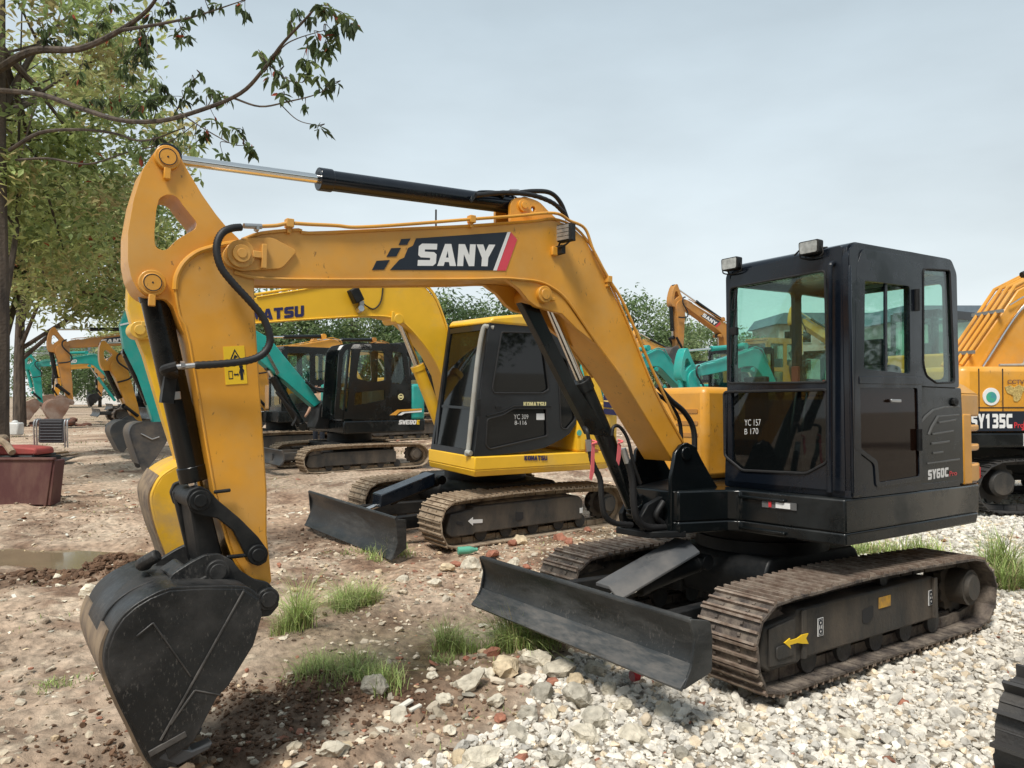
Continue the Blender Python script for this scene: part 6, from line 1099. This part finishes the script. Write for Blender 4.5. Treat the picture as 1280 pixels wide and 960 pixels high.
for tx0, ty0, h0, lb in ((26,-4,9,'unseen tree added right of the photographer to darken reflections'),(33,6,9,'unseen tree added far right, outside the picture, to darken reflections'),(-16,-9,9,'unseen tree added left behind the photographer to darken reflections'),(21,-10,8,'unseen tree added right behind the photographer to darken reflections')):  # trees added out of view so black paint and glass mirror less sky
    tree(lb, (tx0, ty0), h0, .25, [((tx0,ty0,h0*.68),(3.6,3.6,h0*.36),60)], .4, GR, per=70, spread=.7, limbs=6)
# ================================================================ red machine part and junk at the left edge
RD = empty('scrapped_machine', (-7.1,10.95,0), (0,0,R(0)), label='dark red steel machine part with red fender and black ribbed seat at the left edge', cat='machine')
m = MB(); m.prism(rnd([(-1.3,.02),(.33,.02),(.42,.70),(-1.3,.70)], .03), -.02, .02); m.box((-.44,.0,.71),(1.76,.09,.035)); m.box((.39,.12,.36),(.05,.24,.66), Euler((0,.1,0))); m.box((-.45,.02,.03),(1.5,.08,.05)); m.build('steel_panel', 'red_panel', RD, bevel=.008)
m = MB(); m.prism(rnd([(-1.2,.75),(.08,.75),(.06,.85),(-.3,.88),(-1.2,.88)], .04), .15, .6); m.build('fender', 'red_cloth', RD, bevel=.03)
m = MB(); m.box((-.6,.5,.40),(1.2,.8,.6)); m.box((-.5,.4,.73),(1.1,.6,.04)); m.build('chassis', 'black_flat', RD, bevel=.02)
m = MB(); m.prism(rnd([(-.20,.90),(.20,.90),(.17,1.27),(-.19,1.27)], .04), .62, .70)
for i in range(7): m.box((0,.615,.95+i*.045),(.34,.02,.016))
ss = m.build('seat_back', 'seat', RD, bevel=.008)
for sx in (-.25,-.21,.22,.26): m = MB(); m.tube([(sx,.62,.83),(sx,.60,1.21),(sx*.95,.68,1.27)], .012); m.build('side_rail', 'steel', ss)
m = MB(); m.tube([(-.95,.1,1.0),(-.6,.12,1.02),(-.36,.1,.93),(-.18,.0,.80)], .05); m.cyl((-.5,.0,.98),(-.5,.3,.98),.07); m.build('lever_arm', 'shoe_mud', RD)
def junk(name, label, cat, px, py, w, h, m_, n=5, zz=.0):
    x, y = px2(px, py); mb = MB()
    for i in range(n): mb.box((random.uniform(-w,w)*.4, random.uniform(-w,w)*.3, .02+i*h/n), (w*random.uniform(.4,.8), w*random.uniform(.25,.5), .02), Euler((random.uniform(-.15,.15), random.uniform(-.2,.2), random.uniform(0,3))))
    o = mb.build(name, m_, bevel=.004); o.location = (x, y, zz); return tag(o, label, cat)
junk('sheet_pile', 'pile of pale torn sheets on the mud beside the red machine part', 'sheets', 72, 572, .9, .18, mat('pale_torn_sheet', (.45,.38,.28), .8, col2=(.25,.2,.15)), 6)
junk('sheet_pile', 'dark flattened rubber sheets behind the red machine part', 'sheets', 55, 580, 1.1, .08, 'rubber', 4)
m = MB(); m.box((0,0,.28),(.5,.4,.5)); m.cyl((0,0,.5),(0,0,.62),.14,.08); x, y = px2(19, 545); o = m.build('water_jug', mat('translucent_plastic', (.6,.6,.58), .4), bevel=.06); o.location = (x, y, 0); tag(o, 'pale plastic jug standing at the foot of the left tree', 'jug')
x, y = px2(72, 532); m = MB()
P_ = in_ell((0,0,.1), (1.5,.9,.35), 40, .2)
for p in P_: m.ball(tuple(p), random.uniform(.15,.35), (1,1,.6), 2)
o = m.build('soil_heap', mat('red_soil', (.22,.09,.06), .95, col2=(.14,.09,.07), bump=.8, bscale=14, scale=6)); o.location = (x, y, -.1); tag(o, 'heap of reddish soil under the pale bucket', 'soil heap')
for px, py, s_ in [(505,886,.11),(520,892,.07),(218,660,.10),(92,648,.1),(128,738,.06),(365,640,.09),(20,742,.08),(85,665,.07)]:
    x, y = px2(px, py); m = MB(); m.box((0,0,.015),(s_,s_*.35,.014), Euler((random.uniform(-.2,.2),random.uniform(-.25,.1),0))); o = m.build('white_shard', mat('white_litter', (.7,.68,.6), .7), bevel=.003); o.location = (x, y, float(height(np.array([x]),np.array([y]))[0])+.006); o.rotation_euler.z = random.uniform(0,3)
    tag(o, 'small flat white shard lying loose on the brown mud', 'litter', 'flat white shards on the mud')
# ================================================================ sky, light, camera
W = bpy.data.worlds.new('World'); SC.world = W; W.use_nodes = True; n = W.node_tree.nodes; l = W.node_tree.links
bg = n['Background']; sky = n.new('ShaderNodeTexSky'); sky.sky_type = 'NISHITA'; sky.sun_disc = False
SUN_EL, SUN_AZ = 58., 205.     # azimuth clockwise from +Y (north)
sky.sun_elevation = R(SUN_EL); sky.sun_rotation = R(SUN_AZ); sky.air_density = 1.6; sky.dust_density = 3.5
l.new(sky.outputs[0], bg.inputs[0]); bg.inputs[1].default_value = .06
b2 = n.new('ShaderNodeBackground'); tc = n.new('ShaderNodeTexCoord'); sp_ = n.new('ShaderNodeSeparateXYZ'); l.new(tc.outputs['Generated'], sp_.inputs[0])
cr = n.new('ShaderNodeValToRGB'); l.new(sp_.outputs['Z'], cr.inputs[0]); e = cr.color_ramp.elements
e[0].position = 0; e[0].color = (.90,.94,.95,1); e[1].position = .75; e[1].color = (.42,.50,.56,1)
for p, c in ((.12,(.77,.85,.885,1)), (.30,(.62,.71,.765,1)), (.45,(.52,.615,.68,1))): x = e.new(p); x.color = c
mp = n.new('ShaderNodeMapping'); mp.inputs['Scale'].default_value = (1.2,1.2,3.5); l.new(tc.outputs['Generated'], mp.inputs[0])
no = n.new('ShaderNodeTexNoise'); no.inputs['Scale'].default_value = 1.9; no.inputs['Detail'].default_value = 6; l.new(mp.outputs[0], no.inputs['Vector'])
mr = n.new('ShaderNodeMapRange'); mr.inputs[1].default_value = .3; mr.inputs[2].default_value = .7; mr.inputs[3].default_value = .87; mr.inputs[4].default_value = 1.09; l.new(no.outputs['Fac'], mr.inputs[0])
vm = n.new('ShaderNodeVectorMath'); vm.operation = 'SCALE'; l.new(cr.outputs[0], vm.inputs[0]); l.new(mr.outputs[0], vm.inputs['Scale']); l.new(vm.outputs[0], b2.inputs[0]); b2.inputs[1].default_value = .98
mx = n.new('ShaderNodeMixShader'); mx.inputs[0].default_value = .88; l.new(bg.outputs[0], mx.inputs[1]); l.new(b2.outputs[0], mx.inputs[2]); l.new(mx.outputs[0], n['World Output'].inputs[0])
ld = bpy.data.lights.new('sun', 'SUN'); ld.energy = 3.3; ld.angle = R(16); ld.color = (1,.95,.87)
lo = bpy.data.objects.new('sun', ld); COL.objects.link(lo)
az, el = R(SUN_AZ), R(SUN_EL); dvec = Vector((math.sin(az)*math.cos(el), math.cos(az)*math.cos(el), math.sin(el)))
lo.rotation_euler = dvec.to_track_quat('Z', 'Y').to_euler(); lo.location = dvec*30
cd = bpy.data.cameras.new('camera'); co = bpy.data.objects.new('camera', cd); COL.objects.link(co)
co.location = (0, 0, 1.66); co.rotation_euler = (R(90.733), 0, 0); cd.sensor_width = 36; cd.lens = 26.395; cd.clip_end = 2000; cd.clip_start = .05; SC.camera = co
SC.view_settings.view_transform = 'Standard'; SC.view_settings.look = 'None'; SC.view_settings.exposure = .28; SC.view_settings.gamma = 1
SC.cycles.max_bounces = 6; SC.cycles.transparent_max_bounces = 16; SC.cycles.diffuse_bounces = 3; SC.cycles.glossy_bounces = 3
